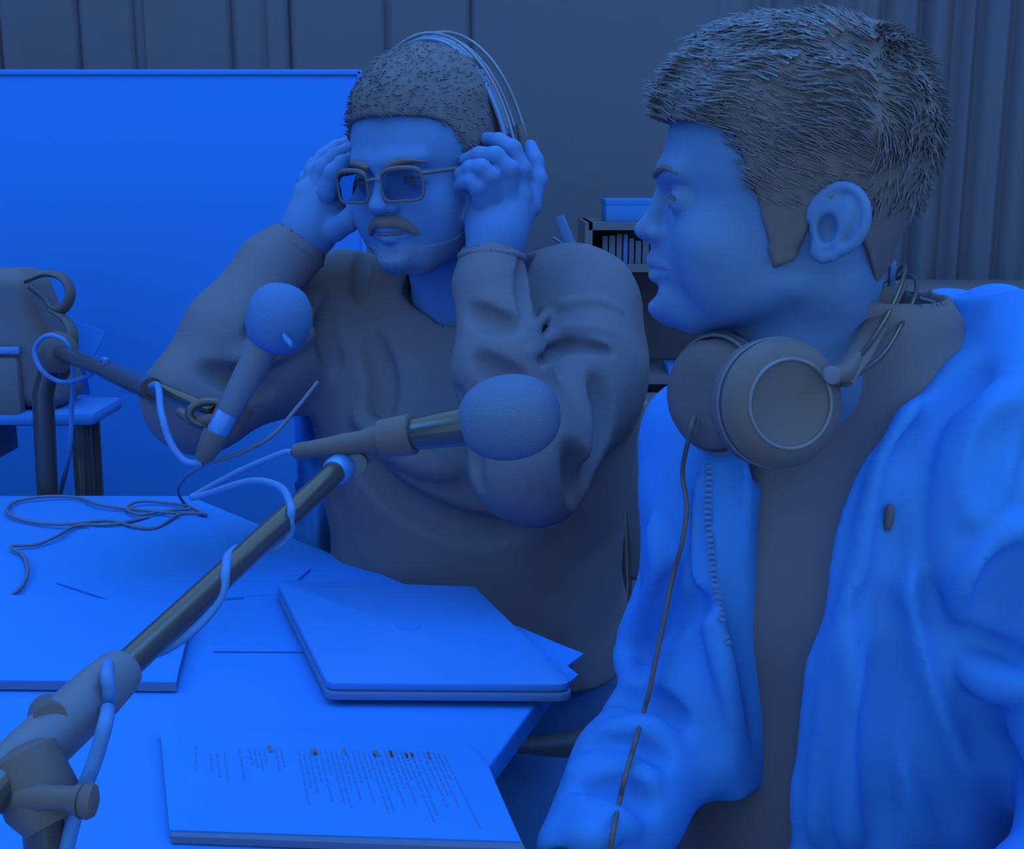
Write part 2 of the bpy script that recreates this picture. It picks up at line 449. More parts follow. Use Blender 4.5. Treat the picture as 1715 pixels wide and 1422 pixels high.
def eyelashes(fr, parent):
    for q in (-1, 1):
        c = np.array([q*.031, .0865, .0285]); pts = []
        for i in range(9):
            a = math.radians(-52+13*i); e = math.radians(17*math.cos(a*1.5)-3)
            pts.append(fr(*(c+.0144*np.array([math.sin(a), math.cos(a)*math.cos(e), math.sin(e)]))))
        MB().tube(pts, [.0004, .0008, .0010, .0011, .0011, .0011, .0010, .0008, .0004], 6).build('eyelashes', M_HAIR, parent)
def add_eyes(fr, parent, gaze=0.0, gz=0.0):
    for q in (-1, 1):
        c = fr(q*.031, .0880, .0280)
        b = MB(); d = unit(fr.y+gaze*fr.x+gz*fr.z); r = .0120*fr.s
        b.lathe(c-d*r, d, [(r-r*math.cos(math.pi*i/14), max(1e-5, r*math.sin(math.pi*i/14))) for i in range(15)], 20)
        e = b.build('eyeball', M_EYE, parent)
        i_ = MB(); i_.lathe(c+d*r*.86, d, [(0, .0056*fr.s), (r*.135, .0050*fr.s), (r*.17, .002*fr.s)], 20)
        i_.build('iris', M_IRIS, e)
def strands(name, m, parent, roots, fn_dir, length, r0, n=5, stuff=True):
    b_v = []; b_f = []
    for p in roots:
        p = np.array(p, float); L = length*random.uniform(.55, 1.2); pts = [p]; d = fn_dir(p)
        for i in range(n-1):
            d = unit(d+np.array([random.gauss(0, .10) for _ in range(3)])+.10*fn_dir(pts[-1])); pts.append(pts[-1]+d*L/(n-1))
        u = unit(np.cross(d, [0.3, .5, .8])); w_ = np.cross(d, u); base = len(b_v)
        for i, q in enumerate(pts):
            r = r0*(1-.85*i/(n-1))
            for k in range(3):
                a = 2.0944*k; b_v.append(q+r*(math.cos(a)*u+math.sin(a)*w_))
        for i in range(n-1):
            for k in range(3): b_f.append((base+i*3+k, base+i*3+(k+1) % 3, base+i*3+3+(k+1) % 3, base+i*3+3+k))
    o = pydata(name, b_v, b_f, m, parent, True)
    if stuff: o['kind'] = 'stuff'
    return o
def finger(f, pts, r0=.0085, r1=.0065, k=.004):
    n = len(pts); f.chain(pts, [r0+(r1-r0)*i/(n-1) for i in range(n)], k)
def crop(f, lo, hi):
    r, _, _, _ = f.sl(np.array(lo), np.array(hi)); g = Field.__new__(Field)
    g.a = tuple(f.a[i][r[i]] for i in range(3)); g.F = f.F[r].copy(); return g
def sstep(x, a, b): t = np.clip((x-a)/(b-a), 0, 1); return t*t*(3-2*t)
# ================================================================== SETTING
fl = MB().box((0.2, 1.6, -0.02), AX, (3.2, 2.6, .02)).build('floor', M_FLOOR, smooth=False); struct(fl)
for nm, xx in (('wall_left', -3.04), ('wall_right', 3.44)):
    struct(MB().box((xx, 1.2, 1.3), AX, (.04, 2.26, 1.3)).build(nm, mat('painted_wall', .62, 0.9, 0.05, var=.01, scale=3), smooth=False))
wl = MB().box((0.2, 3.50, 1.3), AX, (3.28, .04, 1.3)).build('wall_back', M_CURT, smooth=False); struct(wl)
def curtain(name, x0, x1, f, label, y=3.22):
    n = 700; xs = np.linspace(x0, x1, n); V = []; F = []
    for z in (0.02, 2.5):
        for x in xs: V.append((x, y+f(x), z))
    for z in (2.5, 0.02):
        for x in xs: V.append((x, y+.02+f(x), z))
    for r in range(3):
        for i in range(n-1): F.append((r*n+i, r*n+i+1, (r+1)*n+i+1, (r+1)*n+i))
    for i in range(n-1): F.append((3*n+i, 3*n+i+1, i+1, i))
    F += [(0, n, 2*n, 3*n), (n-1, 4*n-1, 3*n-1, 2*n-1)]
    o = pydata(name, V, F, M_CURT, None, True); o.data.set_sharp_from_angle(angle=math.radians(60))
    return tag(o, label, 'curtain')
def xc(px): return (px-857.5)/FPX*3.2
creases = [xc(p) for p in (20, 32, 158, 250, 262, 405, 456, 498, 655, 790)]
def fa(x):
    v = .004*math.sin(x*9)
    for c in creases:
        d = x-c; v += .022*math.exp(-(d/.006)**2)-.010*math.exp(-((d-.02)/.02)**2)
    return v
def fb(x):
    return .004*math.sin(x*7)+(.020*math.sin(x*62+2.2*math.sin(x*11))+.008*math.sin(x*131+1))*sstep(x, xc(1150), xc(1320))
curtain('curtain', -2.9, 3.3, lambda x: fa(x)+fb(x), 'long dark blue-grey pleated curtain across the back of the room')

# white panel behind the man with glasses
pn = empty('presentation_panel', (-.9, 2.3, 0), 'large plain white free-standing panel behind the table on the left', 'screen')
pw = .5*(P(612, 118, 2.3)[0]+1.75); px1 = P(612, 118, 2.3)[0]
ztop = Q(300, 118, 2.3)[2]
MB().box(((px1-1.75)/2, 2.32, (ztop+.12)/2), AX, ((px1+1.75)/2, .015, (ztop-.12)/2)).build('board', M_PANEL, pn, smooth=False, bevel=.003)
MB().box(((px1-1.75)/2, 2.318, ztop-.003), AX, ((px1+1.75)/2+.003, .019, .005)).build('top_rail', M_WHITEP, pn, bevel=.002)
MB().box((px1, 2.318, (ztop+.1)/2), AX, (.005, .019, (ztop-.1)/2)).build('side_rail', M_WHITEP, pn, bevel=.002)
for x in (-1.5, px1-.12):
    MB().box((x, 2.35, .06), AX, (.02, .25, .015)).box((x, 2.345, .2), AX, (.02, .012, .19)).build('foot', M_MIDP, pn, bevel=.003)
reparent(pn)
# ================================================================== TABLE
def edge_poly():
    A = T(-900, 830); B = T(318, 830); C = T(962, 1093); D_ = T(818, 1285)
    far = A; dirE = (D_-C); E = C+dirE/np.linalg.norm(dirE)*.62
    near = np.array([A[0], .18, TZ])
    E2 = np.array([E[0]-.02, .18, TZ]) if E[1] > .18 else E
    return [tuple(p[:2]) for p in (A, B, C, E, E2, near)]
tp = edge_poly()
tb = empty('meeting_table', (-.3, .9, 0), 'white-topped meeting table holding the laptop, papers and microphone arms', 'table')
MB().prism(tp[::-1], TZ-.022, TZ).build('tabletop', M_TABLE, tb, smooth=False, bevel=.002)
cx_, cy_ = np.mean([p[0] for p in tp]), np.mean([p[1] for p in tp])
for p in tp:
    if p[0] < -1.5: continue
for (x, y) in ((-.75, 1.45), (-.22, 1.5), (-.12, .32), (-.75, .32)):
    MB().lathe((x, y, 0), (0, 0, 1), [(0, .024), (.01, .024), (.02, .02), (TZ-.022, .02)], 16).build('leg', M_MIDP, tb)
reparent(tb)
# ---- papers on the table
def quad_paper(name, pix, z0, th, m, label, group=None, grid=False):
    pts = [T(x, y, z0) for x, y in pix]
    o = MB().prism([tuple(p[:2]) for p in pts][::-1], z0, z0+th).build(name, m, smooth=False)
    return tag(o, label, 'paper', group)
quad_paper('paper_sheet', [(95, 978), (212, 1016), (470, 998), (520, 955), (330, 868), (160, 872)], TZ+.0006, .0022, M_PAPER, 'white sheet lying on the table under the long microphone arm, beyond the laptop')
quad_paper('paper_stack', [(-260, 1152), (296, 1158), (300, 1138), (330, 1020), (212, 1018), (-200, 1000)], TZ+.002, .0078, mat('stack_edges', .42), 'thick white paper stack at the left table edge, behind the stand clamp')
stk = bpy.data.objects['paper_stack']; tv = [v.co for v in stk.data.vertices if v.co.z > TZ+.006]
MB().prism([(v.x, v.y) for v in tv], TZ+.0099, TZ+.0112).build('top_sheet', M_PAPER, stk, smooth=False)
quad_paper('paper_sheet', [(357, 1092), (540, 1093), (600, 1020), (480, 975), (420, 985)], TZ+.0008, .0012, M_PAPER, 'loose white sheet half under the laptop, left of it')
b = MB()
pz = TZ+.0008
jag = [(700, 1128), (955, 1145), (968, 1133), (950, 1118), (978, 1098), (930, 1079), (868, 1052), (700, 1010)]
tag(MB().prism([tuple(T(x, y, pz)[:2]) for x, y in jag][::-1], pz, pz+.002).build('paper_sheet', M_PAPER, smooth=False), 'white sheets with torn corners sticking out under the right side of the laptop', 'paper')
# printed pad in the foreground
pad = empty('printed_pad', T(560, 1320), 'thick pad of printed white pages in front of the laptop at the table edge', 'paper')
PZ = TZ+.0012; PT = .0065
corners = [(286, 1398), (880, 1420), (818, 1283), (770, 1236), (268, 1222)]
cw = [T(x, y, PZ+PT) for x, y in corners]
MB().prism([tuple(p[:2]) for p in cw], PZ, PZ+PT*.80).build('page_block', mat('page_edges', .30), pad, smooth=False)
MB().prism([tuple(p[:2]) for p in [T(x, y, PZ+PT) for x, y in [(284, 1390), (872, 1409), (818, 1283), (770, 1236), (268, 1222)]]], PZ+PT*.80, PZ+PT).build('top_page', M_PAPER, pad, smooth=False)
def stroke(bm, a, c, wd):
    a3 = T(a[0], a[1], PZ+PT); c3 = T(c[0], c[1], PZ+PT); d = unit(c3-a3); n = np.array([-d[1], d[0], 0])*wd/2
    z = PZ+PT+.0004
    bm.add([(*(a3-n)[:2], z), (*(a3+n)[:2], z), (*(c3+n)[:2], z), (*(c3-n)[:2], z)], [(0, 1, 2, 3)])
tx = MB(); hd = MB()
random.seed(3)
def column(x0, y0, L, sl, dash, wd):
    y = y0
    while y < y0+L:
        e = min(y0+L, y+random.uniform(4, 11)*dash); stroke(tx, (x0+sl*(y-y0), y), (x0+sl*(e-y0), e), wd); y = e+random.uniform(1.5, 3.5)
for (x0, y0, L, sl) in ((327, 1250, 40, .06), (352, 1262, 30, .08), (364, 1262, 40, .1), (376, 1262, 48, .12), (401, 1255, 55, .16), (418, 1256, 26, .18), (426, 1256, 30, .18), (434, 1256, 32, .2), (442, 1256, 24, .2), (461, 1256, 34, .22), (470, 1256, 28, .22)):
    column(x0, y0, L, sl, 1.0, .0011)
for i, x0 in enumerate(range(500, 752, 9)):
    fresh = (x0-500)/250
    L = (110, 60, 84, 70, 96, 40, 108)[i % 7]*(.8+.3*fresh)+8*math.sin(i*1.7)
    column(x0, 1260+3*math.sin(i), L, .20+.30*fresh, 1.2, .0010)
hd_marks = ((450, 1254, 7), (524, 1259, 10), (575, 1258, 4), (627, 1262, 8), (653, 1263, 7), (678, 1264, 5), (688, 1265, 5), (716, 1266, 4))
for (x0, y0, wpx) in hd_marks:
    hd = MB(); stroke(hd, (x0, y0-5), (x0+4, y0+6), wpx/2000*1.0); hd.build('heading', M_INKD, pad, smooth=False)
tx.build('print', M_INK, pad, smooth=False)['kind'] = 'stuff'
reparent(pad)
# faint handwriting on the far sheet
hw = MB()
for (x, y) in ((256, 919), (268, 918), (283, 916), (291, 917)):
    p = T(x, y, TZ+.0020); hw.box(p, AX, (.004, .0022, .0002))
o = hw.build('writing', mat('pencil', .72), None, smooth=False); o.parent = bpy.data.objects['paper_sheet']
# ---- laptop
lp = empty('laptop', T(700, 1060), 'closed silver laptop lying on the papers at the table corner', 'laptop')
LZ = TZ+.006
def rounded_poly(c, r, n=6):
    out = []
    m = len(c)
    for i in range(m):
        p = np.array(c[i][:2]); a = np.array(c[i-1][:2]); b_ = np.array(c[(i+1) % m][:2]); da = unit(a-p); db = unit(b_-p)
        ang = math.acos(np.clip(da @ db, -1, 1)); t = r/math.tan(ang/2); s0 = p+da*t; s1 = p+db*t
        for k in range(n+1):
            u = k/n; out.append(tuple((1-u)**2*s0+2*u*(1-u)*p+u*u*s1))
    return out
LT = .0165
lc = [T(548, 1143, LZ+LT), T(962, 1146, LZ+LT), T(795, 982, LZ+LT), T(462, 970, LZ+LT)]
def inset(c, d):
    m = sum(c)/len(c); return [p+(m-p)*d for p in c]
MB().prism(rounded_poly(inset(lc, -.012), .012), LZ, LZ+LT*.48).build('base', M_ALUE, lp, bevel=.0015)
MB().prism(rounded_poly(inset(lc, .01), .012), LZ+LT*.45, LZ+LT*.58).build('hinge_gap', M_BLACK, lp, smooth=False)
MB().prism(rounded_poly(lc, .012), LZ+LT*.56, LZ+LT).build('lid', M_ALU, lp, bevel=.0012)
e0, e1 = T(548, 1143, LZ+LT*.72), T(962, 1146, LZ+LT*.72)
ex = unit(e1-e0); ey = np.cross(EZ, ex)
for a, wd in ((.090, .006), (.118, .010), (.175, .020)):
    MB().box(e0+(e1-e0)*a*1.0+ey*(-.0003), (ex, ey, EZ), (wd/2, .0012, .0018)).build('port', M_BLACK, lp, smooth=False)
MB().lathe(e0+(e1-e0)*.10+ey*.012+EZ*(-LT*.72-.005), EZ, [(0, .008), (.005, .009)], 18).build('rubber_foot', M_BLACK, lp)
MB().lathe(e0+(e1-e0)*.82+ey*.012+EZ*(-LT*.72-.005), EZ, [(0, .008), (.005, .009)], 18).build('rubber_foot', M_BLACK, lp)
lgc = T(684, 1047, LZ+LT); lb = MB()
ang = [2*math.pi*i/28 for i in range(28)]
lb.prism([(lgc[0]+.013*math.cos(t), lgc[1]+.015*math.sin(t)*(1-.12*math.cos(3*t))) for t in ang], LZ+LT, LZ+LT+.0004)
lb.build('emblem', M_LOGO, lp, smooth=False); reparent(lp)
# ================================================================== MICROPHONES
def foam_head(c, d, R, L, m, parent):
    prof = [(-L*math.cos(math.pi*i/26)*(1.0), max(1e-4, R*abs(math.sin(math.pi*i/26))**.80)) for i in range(27)]
    b = MB(); b.lathe(c, d, prof, 44); o = b.build('foam_cover', m, parent)
    return o
# near microphone + arm
st = empty('microphone_stand', P(75, 1422, .6)*np.array([1, 1, 0])+np.array([0, 0, TZ]), 'near dark boom stand clamped at lower left, its arm rising to the right', 'microphone stand')
b0 = P(-60, 1368, .57); b1 = P(578, 775, .945)
dd = unit(b1-b0); L = np.linalg.norm(b1-b0)
def on(px): # parameter along the boom from image x
    lo, hi = 0., 1.
    for _ in range(40):
        m_ = (lo+hi)/2; q = b0+(b1-b0)*m_; D = q[1]*CP-(q[2]-1.2)*SP; x = 857.5+FPX*q[0]/D
        lo, hi = (m_, hi) if x < px else (lo, m_)
    return b0+(b1-b0)*lo
MB().tube([on(100), on(235), on(380), on(500), b1], [.0088]*5, 20).build('upper_boom', M_BLACKM, st)
MB().tube([b0, on(160), on(205)], .0112, 20).build('lower_boom', M_BLACKM, st)
MB().lathe(b1-dd*.020, dd, [(0, .0098), (.003, .0112), (.018, .0112), (.022, .0098), (.030, .0075)], 24).build('end_collar', M_STEEL, st)
MB().lathe(on(8), unit(on(158)-on(8)), [(0, .012), (.004, .0145), (.02, .0155), (.075, .0155), (.095, .0140), (.1, .0125)], 28).build('clamp_sleeve', M_MIDP, st)
MB().lathe(P(78, 1190, .66), P(88, 1215, .60)-P(78, 1190, .66), [(0, .004), (.002, .0095), (.02, .0105), (.045, .0085)], 20).build('tightening_knob', M_BLACK, st)
c_ = P(62, 1330, .6)
MB().lathe(P(30, 1255, .605), P(75, 1350, .6)-P(30, 1255, .605), [(0, .012), (.004, .018), (.03, .019), (.042, .014)], 24).build('pivot_block', M_BLACK, st)
kn = MB(); kn.tube([P(40, 1335, .59), P(90, 1336, .585), P(118, 1338, .582), P(142, 1341, .58)], [.0085, .006, .0062, .0088], 16)
kn.lathe(P(130, 1341, .58), P(160, 1341, .58)-P(130, 1341, .58), [(0, .003), (.002, .0078), (.005, .0092), (.008, .0078), (.0098, .003)], 18)
kn.build('wing_knob', M_BLACK, st)
pb = P(75, 1400, .6)
MB().lathe((pb[0], pb[1], TZ+.001), EZ, [(0, .062), (.008, .062), (.014, .05), (.02, .014), (.04, .0105), (P(75, 1330, .6)[2]-TZ, .0105)], 32).build('upright', M_BLACKM, st)
reparent(st)
mc = empty('microphone', P(680, 720, .93), 'near microphone with round grey foam cover in front of the man with glasses', 'microphone')
m0, m1 = P(493, 757, .95), P(790, 712, .905)
d1 = unit(m1-m0); Lm = np.linalg.norm(m1-m0)
MB().lathe(m0, d1, [(0, .0055), (.004, .0068), (.03, .0075), (.045, .0088), (.060, .0088), (.066, .0105), (.092, .0115)], 26).build('cable_plug', M_BLACK, mc)
MB().lathe(m0+d1*.088, d1, [(0, .0105), (.003, .0118), (Lm-.092, .0150), (Lm-.075, .0175)], 30).build('handle', M_BLACKM, mc)
MB().lathe(m0+d1*.086, d1, [(0, .0125), (.0005, .0135), (.004, .0135), (.0045, .0125)], 30).build('ring', M_MIDP, mc)
foam_head(P(853, 699, .90), d1, .0325, .0385, mat('dark_microphone_foam', 0.30, 1.0, 0.02, var=0.02, scale=300, bump=0.6, bscale=900), mc); reparent(mc)
cl = empty('microphone_clip', P(640, 745, .94), 'black holder joining the near microphone to its arm', 'clip')
cc = m0+d1*.078
MB().lathe(cc-d1*.002, d1, [(0, .0132), (.001, .0150), (.026, .0162), (.027, .0145)], 28).build('sleeve', M_BLACK, cl)
MB().tube([P(672, 742, .94), P(640, 748, .945), P(604, 757, .95), P(582, 772, .948)], [.0075, .009, .0095, .0085], 14).build('swivel', M_BLACK, cl)
MB().lathe(P(600, 770, .95)+np.array([0, -.014, 0]), EY, [(0, .004), (.001, .0085), (.027, .0085), (.028, .004)], 20).build('pivot_screw', M_MIDP, cl)
reparent(cl)
def pcable(name, pts, r, m, label, n=9):
    return tag(MB().tube(spline(pts, n), r, 10).build(name, m), label, 'cable')
def bd_(px, dx, dy, dd_):
    q = on(px); D = q[1]*CP-(q[2]-1.2)*SP; y = 711-FPX*((q[2]-1.2)*CP+q[1]*SP)/D
    return P(px+dx, y+dy, D+dd_)
wind = [m0-d1*.002, P(470, 760, .955), P(400, 790, .98), P(335, 825, 1.0), P(322, 833, 1.0), P(345, 828, .99), P(420, 806, .955), P(468, 815, .925), bd_(488, -2, -14, -.008), bd_(486, 0, 12, -.014), bd_(478, 6, 26, -.004),
    bd_(445, 10, 22, .012), bd_(415, -6, -10, .014), bd_(392, -8, -18, .002), bd_(380, -2, -4, -.013), bd_(370, 4, 16, -.012), bd_(345, 14, 24, -.003), bd_(300, 18, 26, .0), bd_(255, 10, 16, .008), bd_(215, -8, -8, .015), bd_(200, -14, -22, .004), bd_(187, -8, -10, -.026), bd_(183, 0, 16, -.028), bd_(180, 0, 40, -.024),
    P(178, 1205, .605), P(160, 1270, .600), P(130, 1350, .598), P(106, 1440, .598)]
pcable('microphone_cable', wind, [.0026+.0014*min(1, i/(9*len(wind)-9)) for i in range(9*(len(wind)-1)+1)], M_PCABLE, 'pale cable wound around the near microphone arm')
# far microphone
m2 = empty('microphone', P(430, 640, 1.18), 'far microphone with round foam cover pointing up, in front of the raised arm', 'microphone')
a0, a1 = P(338, 772, 1.16), P(452, 560, 1.16); d2 = unit(a1-a0); L2 = np.linalg.norm(a1-a0)
MB().lathe(a0, d2, [(0, .006), (.004, .009), (.022, .0125), (.030, .0135)], 24).build('cable_plug', M_BLACK, m2)
MB().lathe(a0+d2*.030, d2, [(0, .0100), (.002, .0105), (.022, .0105), (.024, .0095)], 24).build('plug_collar', M_STEEL, m2)
MB().lathe(a0+d2*.053, d2, [(0, .0105), (.004, .0120), (L2-.07, .0155), (L2-.045, .0175)], 30).build('handle', M_MIDP, m2)
foam_head(P(467, 534, 1.155), unit(P(470, 480, 1.15)-P(452, 590, 1.16)), .0318, .0345, M_FOAM, m2)
MB().box(P(482, 570, 1.122), (unit(P(490, 580, 1.12)-P(470, 560, 1.12)), EY, EZ), (.006, .004, .003)).build('foam_tear', M_STEEL, m2, bevel=.001)
reparent(m2)
s2 = empty('microphone_stand', P(70, 700, 1.80)*np.array([1, 1, 0]), 'far boom stand at the left with a grey loop of cable round its joint', 'microphone stand')
j = P(95, 588, 1.78)
MB().tube([j, P(200, 628, 1.44), P(275, 658, 1.25)], [.0115, .0095, .0085], 16).tube([P(180, 620, 1.50), P(255, 652, 1.29)], .0125, 16).build('boom', M_BLACKM, s2)
MB().tube([P(275, 656, 1.25), P(325, 676, 1.21), P(358, 690, 1.19)], [.0085, .0075, .006], 14).build('boom_tip', M_BLACKM, s2)
MB().lathe(P(95, 590, 1.82), P(95, 590, 1.74)-P(95, 590, 1.82), [(0, .016), (.005, .031), (.065, .031), (.075, .016)], 26).build('joint', M_BLACK, s2)
pu = P(70, 700, 1.80)
MB().tube([P(88, 595, 1.79), P(72, 660, 1.80), (pu[0], pu[1], .75), (pu[0], pu[1], .02)], [.015, .016, .0155, .0155], 18).build('upright', M_BLACKM, s2)
MB().lathe((pu[0], pu[1], .001), EZ, [(0, .12), (.008, .12), (.02, .03)], 26).build('foot_plate', M_BLACK, s2)
MB().torus(P(350, 693, 1.185), (0.2, -1, .1), .019, .0045, 28, 10, R2=.012).build('holder_ring', M_BLACKM, s2)
sh = MB(); sh.tube([P(300, 690, 1.20), P(325, 705, 1.19), P(360, 702, 1.18), P(385, 680, 1.175)], [.005, .006, .006, .005], 12)
sh.lathe(P(378, 712, 1.185)-d2*.008, d2, [(0, .0135), (.001, .016), (.034, .018), (.035, .0155)], 26)
sh.build('holder', M_BLACK, s2); reparent(s2)
pcable('microphone_cable', [P(340, 776, 1.16), P(310, 772, 1.165), P(285, 740, 1.17), P(270, 690, 1.18), P(263, 645, 1.235), P(240, 655, 1.33), P(200, 648, 1.43), P(175, 620, 1.49), P(178, 604, 1.475), P(168, 606, 1.55), P(150, 628, 1.66), P(105, 640, 1.73), P(70, 620, 1.73), P(58, 585, 1.73), P(80, 562, 1.72), P(112, 575, 1.72), P(122, 620, 1.74), P(120, 680, 1.77), P(116, 760, 1.80), P(95, 850, 1.9)], .0036, M_PCABLE, 'grey cable looping along the far microphone arm and its stand')
pcable('headphone_cable', [P(532, 640, 1.27), P(500, 680, 1.25), P(455, 730, 1.22), P(400, 760, 1.19), P(345, 778, 1.2), P(312, 798, 1.35), P(298, 822, 1.6), T(312, 846, TZ+.003), T(345, 863, TZ+.003)], .0022, M_DCABLE, 'thin dark headphone cable hanging from the man with glasses to the table')
def tcable(pix, label, r=.0022):
    return pcable('thin_cable', [T(x, y, TZ+.0045+.002*(i % 2)) for i, (x, y) in enumerate(pix)], r, M_DCABLE, label, 6)
tcable([(345, 862), (315, 848), (280, 842), (232, 840), (212, 852), (235, 862), (275, 856), (320, 852)], 'small loop of thin dark cable at the far table corner')
tcable([(342, 860), (300, 862), (262, 884), (225, 882), (180, 872), (110, 878), (52, 874), (14, 860), (22, 842), (70, 832), (128, 833), (165, 845), (220, 853), (300, 860)], 'wide loop of thin dark cable on the table below the stand')
tcable([(250, 866), (190, 878), (130, 880), (95, 898), (60, 912), (18, 915), (38, 930), (46, 955), (34, 985), (0, 1008), (-40, 1025)], 'thin dark cable trailing over the left table edge')
# ================================================================== LEFT BACKGROUND
sd = empty('side_table', P(40, 800, 1.95)*np.array([1, 1, 0]), 'small white-topped side table with dark legs behind the left table end', 'table')
q = P(-120, 714, 1.9); q2 = P(152, 706, 1.9)
zt = q2[2]
MB().box((q2[0]-.26, 1.95, zt), AX, (.26, .075, .011)).build('tabletop', M_WHITEP, sd, bevel=.008)
for i, (x, y) in enumerate(((q2[0]-.03, 1.90), (q2[0]-.05, 2.0), (q2[0]-.24, 1.90), (q2[0]-.25, 2.0), (q2[0]-.5, 1.95))):
    MB().tube([(x, y, zt-.01), (x-.012, y, 0.001)], [.016, .013], 12).build('leg', M_BLACKM, sd)
MB().box((q2[0]-.34, 1.95, zt-.045), AX, (.16, .06, .032)).build('drawer_box', M_MIDP, sd, bevel=.004)
reparent(sd)
bg = empty('equipment_bag', P(40, 700, 1.9), 'dark padded bag with a looped strap standing on the side table', 'bag')
fb_ = Field(axis([(-1.02, -.62, .004)]), axis([(1.78, 2.1, .005)]), axis([(zt, 1.15, .004)]))
c = P(-45, 590, 1.92)
def bagf(x, y, z):
    qx = np.abs(x-c[0])-.095-.05*np.clip((zt+.13-z)/.2, -.6, .4); qy = np.abs(y-1.95)-.035; qz = np.abs(z-(zt+.012+.112))-.086
    return np.sqrt(np.maximum(qx, 0)**2+np.maximum(qy, 0)**2+np.maximum(qz, 0)**2)+np.minimum(np.maximum(np.maximum(qx, qy), qz), 0)-.026+.003*noise3(x, y, z, 60, 3)
fb_.fn(bagf, (-2, 1, 0), (1, 3, 2)); fb_.mesh('body', M_BAG, bg)
pb_ = P(5, 645, 1.90)
MB().box((pb_[0]-.05, 1.888, pb_[2]-.005), AX, (.075, .012, .05)).build('pocket', M_BAG, bg, bevel=.008)
MB().box((pb_[0]-.0, 1.878, pb_[2]+.055), AX, (.03, .004, .006)).build('buckle', M_STEEL, bg, bevel=.002)
MB().tube(spline([P(40, 470, 1.86), P(75, 458, 1.865), P(105, 465, 1.86), P(118, 490, 1.86), P(108, 515, 1.86), P(90, 520, 1.86), P(75, 500, 1.865), P(50, 480, 1.86)], 8), .011, 10, flat=.5).build('handle', M_BLACK, bg)
MB().tube(spline([P(85, 518, 1.86), P(110, 535, 1.86), P(122, 560, 1.85), P(118, 600, 1.85), P(100, 640, 1.86)], 8), .011, 10, flat=.4).build('strap', M_BLACK, bg)
reparent(bg)
pp = [P(125, 538, 2.05), P(176, 556, 2.05), P(156, 600, 2.05), P(110, 585, 2.05)]
o = MB(); o.add(pp+[p+np.array([0, .003, 0]) for p in pp], [(0, 1, 2, 3), (7, 6, 5, 4), (0, 4, 5, 1), (1, 5, 6, 2), (2, 6, 7, 3), (3, 7, 4, 0)])
o.add([P(110, 585, 2.05), P(140, 595, 2.05), np.array([P(140, 595, 2.05)[0], 2.05, zt+.01]), np.array([P(110, 595, 2.05)[0], 2.05, zt+.01])], [(0, 1, 2, 3)])
tag(o.build('card', M_PAPER, smooth=False), 'tilted white card standing beside the dark bag', 'card')
# pale cloth hanging beside the seated man
fc = Field(axis([(-.36, -.12, .004)]), axis([(1.45, 1.66, .004)]), axis([(.35, .98, .005)]))
def clothf(x, y, z):
    cxx = -.232+.012*np.sin(z*9); wv = .010*np.sin((x-.3*z)*95)+.005*np.sin(x*210+z*20)
    return np.maximum(np.maximum(np.abs(x-cxx)-.066, np.abs(y-1.55-wv)-.014), np.abs(z-.66)-.27)
fc.fn(clothf, (-1, 1, 0), (1, 2, 2)); o = fc.mesh('jacket', M_CLOTH, smooth_it=1)
tag(o, 'pale crumpled jacket hanging beside the man with glasses, behind the table', 'jacket')
cb = MB(); 
# ================================================================== RIGHT BACKGROUND
cab = empty('low_cabinet', (.36, 2.25, 0), 'grey low cabinet behind the two seated people', 'cabinet')
zc = Q(1100, 724, 2.1)[2]
MB().box((.30, 2.3, zc/2+.02), AX, (.21, .19, zc/2-.02)).build('body', M_MID, cab, smooth=False, bevel=.004)
MB().box((.30, 2.3, zc-.006), AX, (.215, .2, .008)).build('top', M_MIDP, cab, bevel=.003)
for q in (-1, 1):
    d_ = MB().box((.30+q*.1, 2.106, zc/2), AX, (.096, .008, zc/2-.05)).build('door', M_MID, cab, bevel=.003)
    h_ = MB().tube([(.30+q*.02, 2.088, zc/2+.1), (.30+q*.02, 2.088, zc/2+.2)], .004, 8).build('handle', M_STEEL, d_)
for o_ in (1,):
    MB().box((.30, 2.3, .02), AX, (.19, .17, .02)).build('plinth', M_BLACK, cab, smooth=False)
reparent(cab)
rk = empty('equipment_rack', (.5, 2.62, 0), 'dark open rack with small gear between the two heads', 'shelf')
rx0, rx1 = Q(985, 400, 2.6)[0], Q(1330, 400, 2.6)[0]
z1 = Q(1050, 372, 2.6)[2]; z2 = Q(1050, 442, 2.6)[2]; z3 = Q(1140, 629, 2.6)[2]
for z in (z1, z2, z3, .3):
    MB().box(((rx0+rx1)/2, 2.72, z-.008), AX, ((rx1-rx0)/2, .14, .008)).build('shelf_board', M_BAG, rk, smooth=False)
for x in (rx0, rx1):
    MB().box((x, 2.72, (z1+.0)/2), AX, (.008, .14, z1/2)).build('side_panel', M_BAG, rk, smooth=False)
MB().box(((rx0+rx1)/2, 2.868, z1/2), AX, ((rx1-rx0)/2, .006, z1/2)).build('back_panel', M_CURT, rk, smooth=False)
reparent(rk)
xl, xr = Q(1015, 350, 2.62)[0], Q(1105, 350, 2.62)[0]; zt1 = Q(1050, 333, 2.62)[2]
bx = empty('white_box', ((xl+xr)/2, 2.68, z1), 'white box lying on top of the dark rack', 'box')
MB().box(((xl+xr)/2, 2.69, (z1+zt1-.012)/2), AX, ((xr-xl)/2, .07, (zt1-.012-z1)/2)).build('body', mat('box_card', .74), bx, bevel=.002)
MB().box(((xl+xr)/2, 2.69, zt1-.007), AX, ((xr-xl)/2+.001, .071, .007)).build('lid', mat('box_lid', .8), bx, bevel=.002); reparent(bx)
random.seed(5)
x = Q(1008, 400, 2.62)[0]; i = 0
ORD = ['first', 'second', 'third', 'fourth', 'fifth', 'sixth', 'seventh', 'eighth', 'ninth', 'tenth', 'eleventh', 'twelfth']
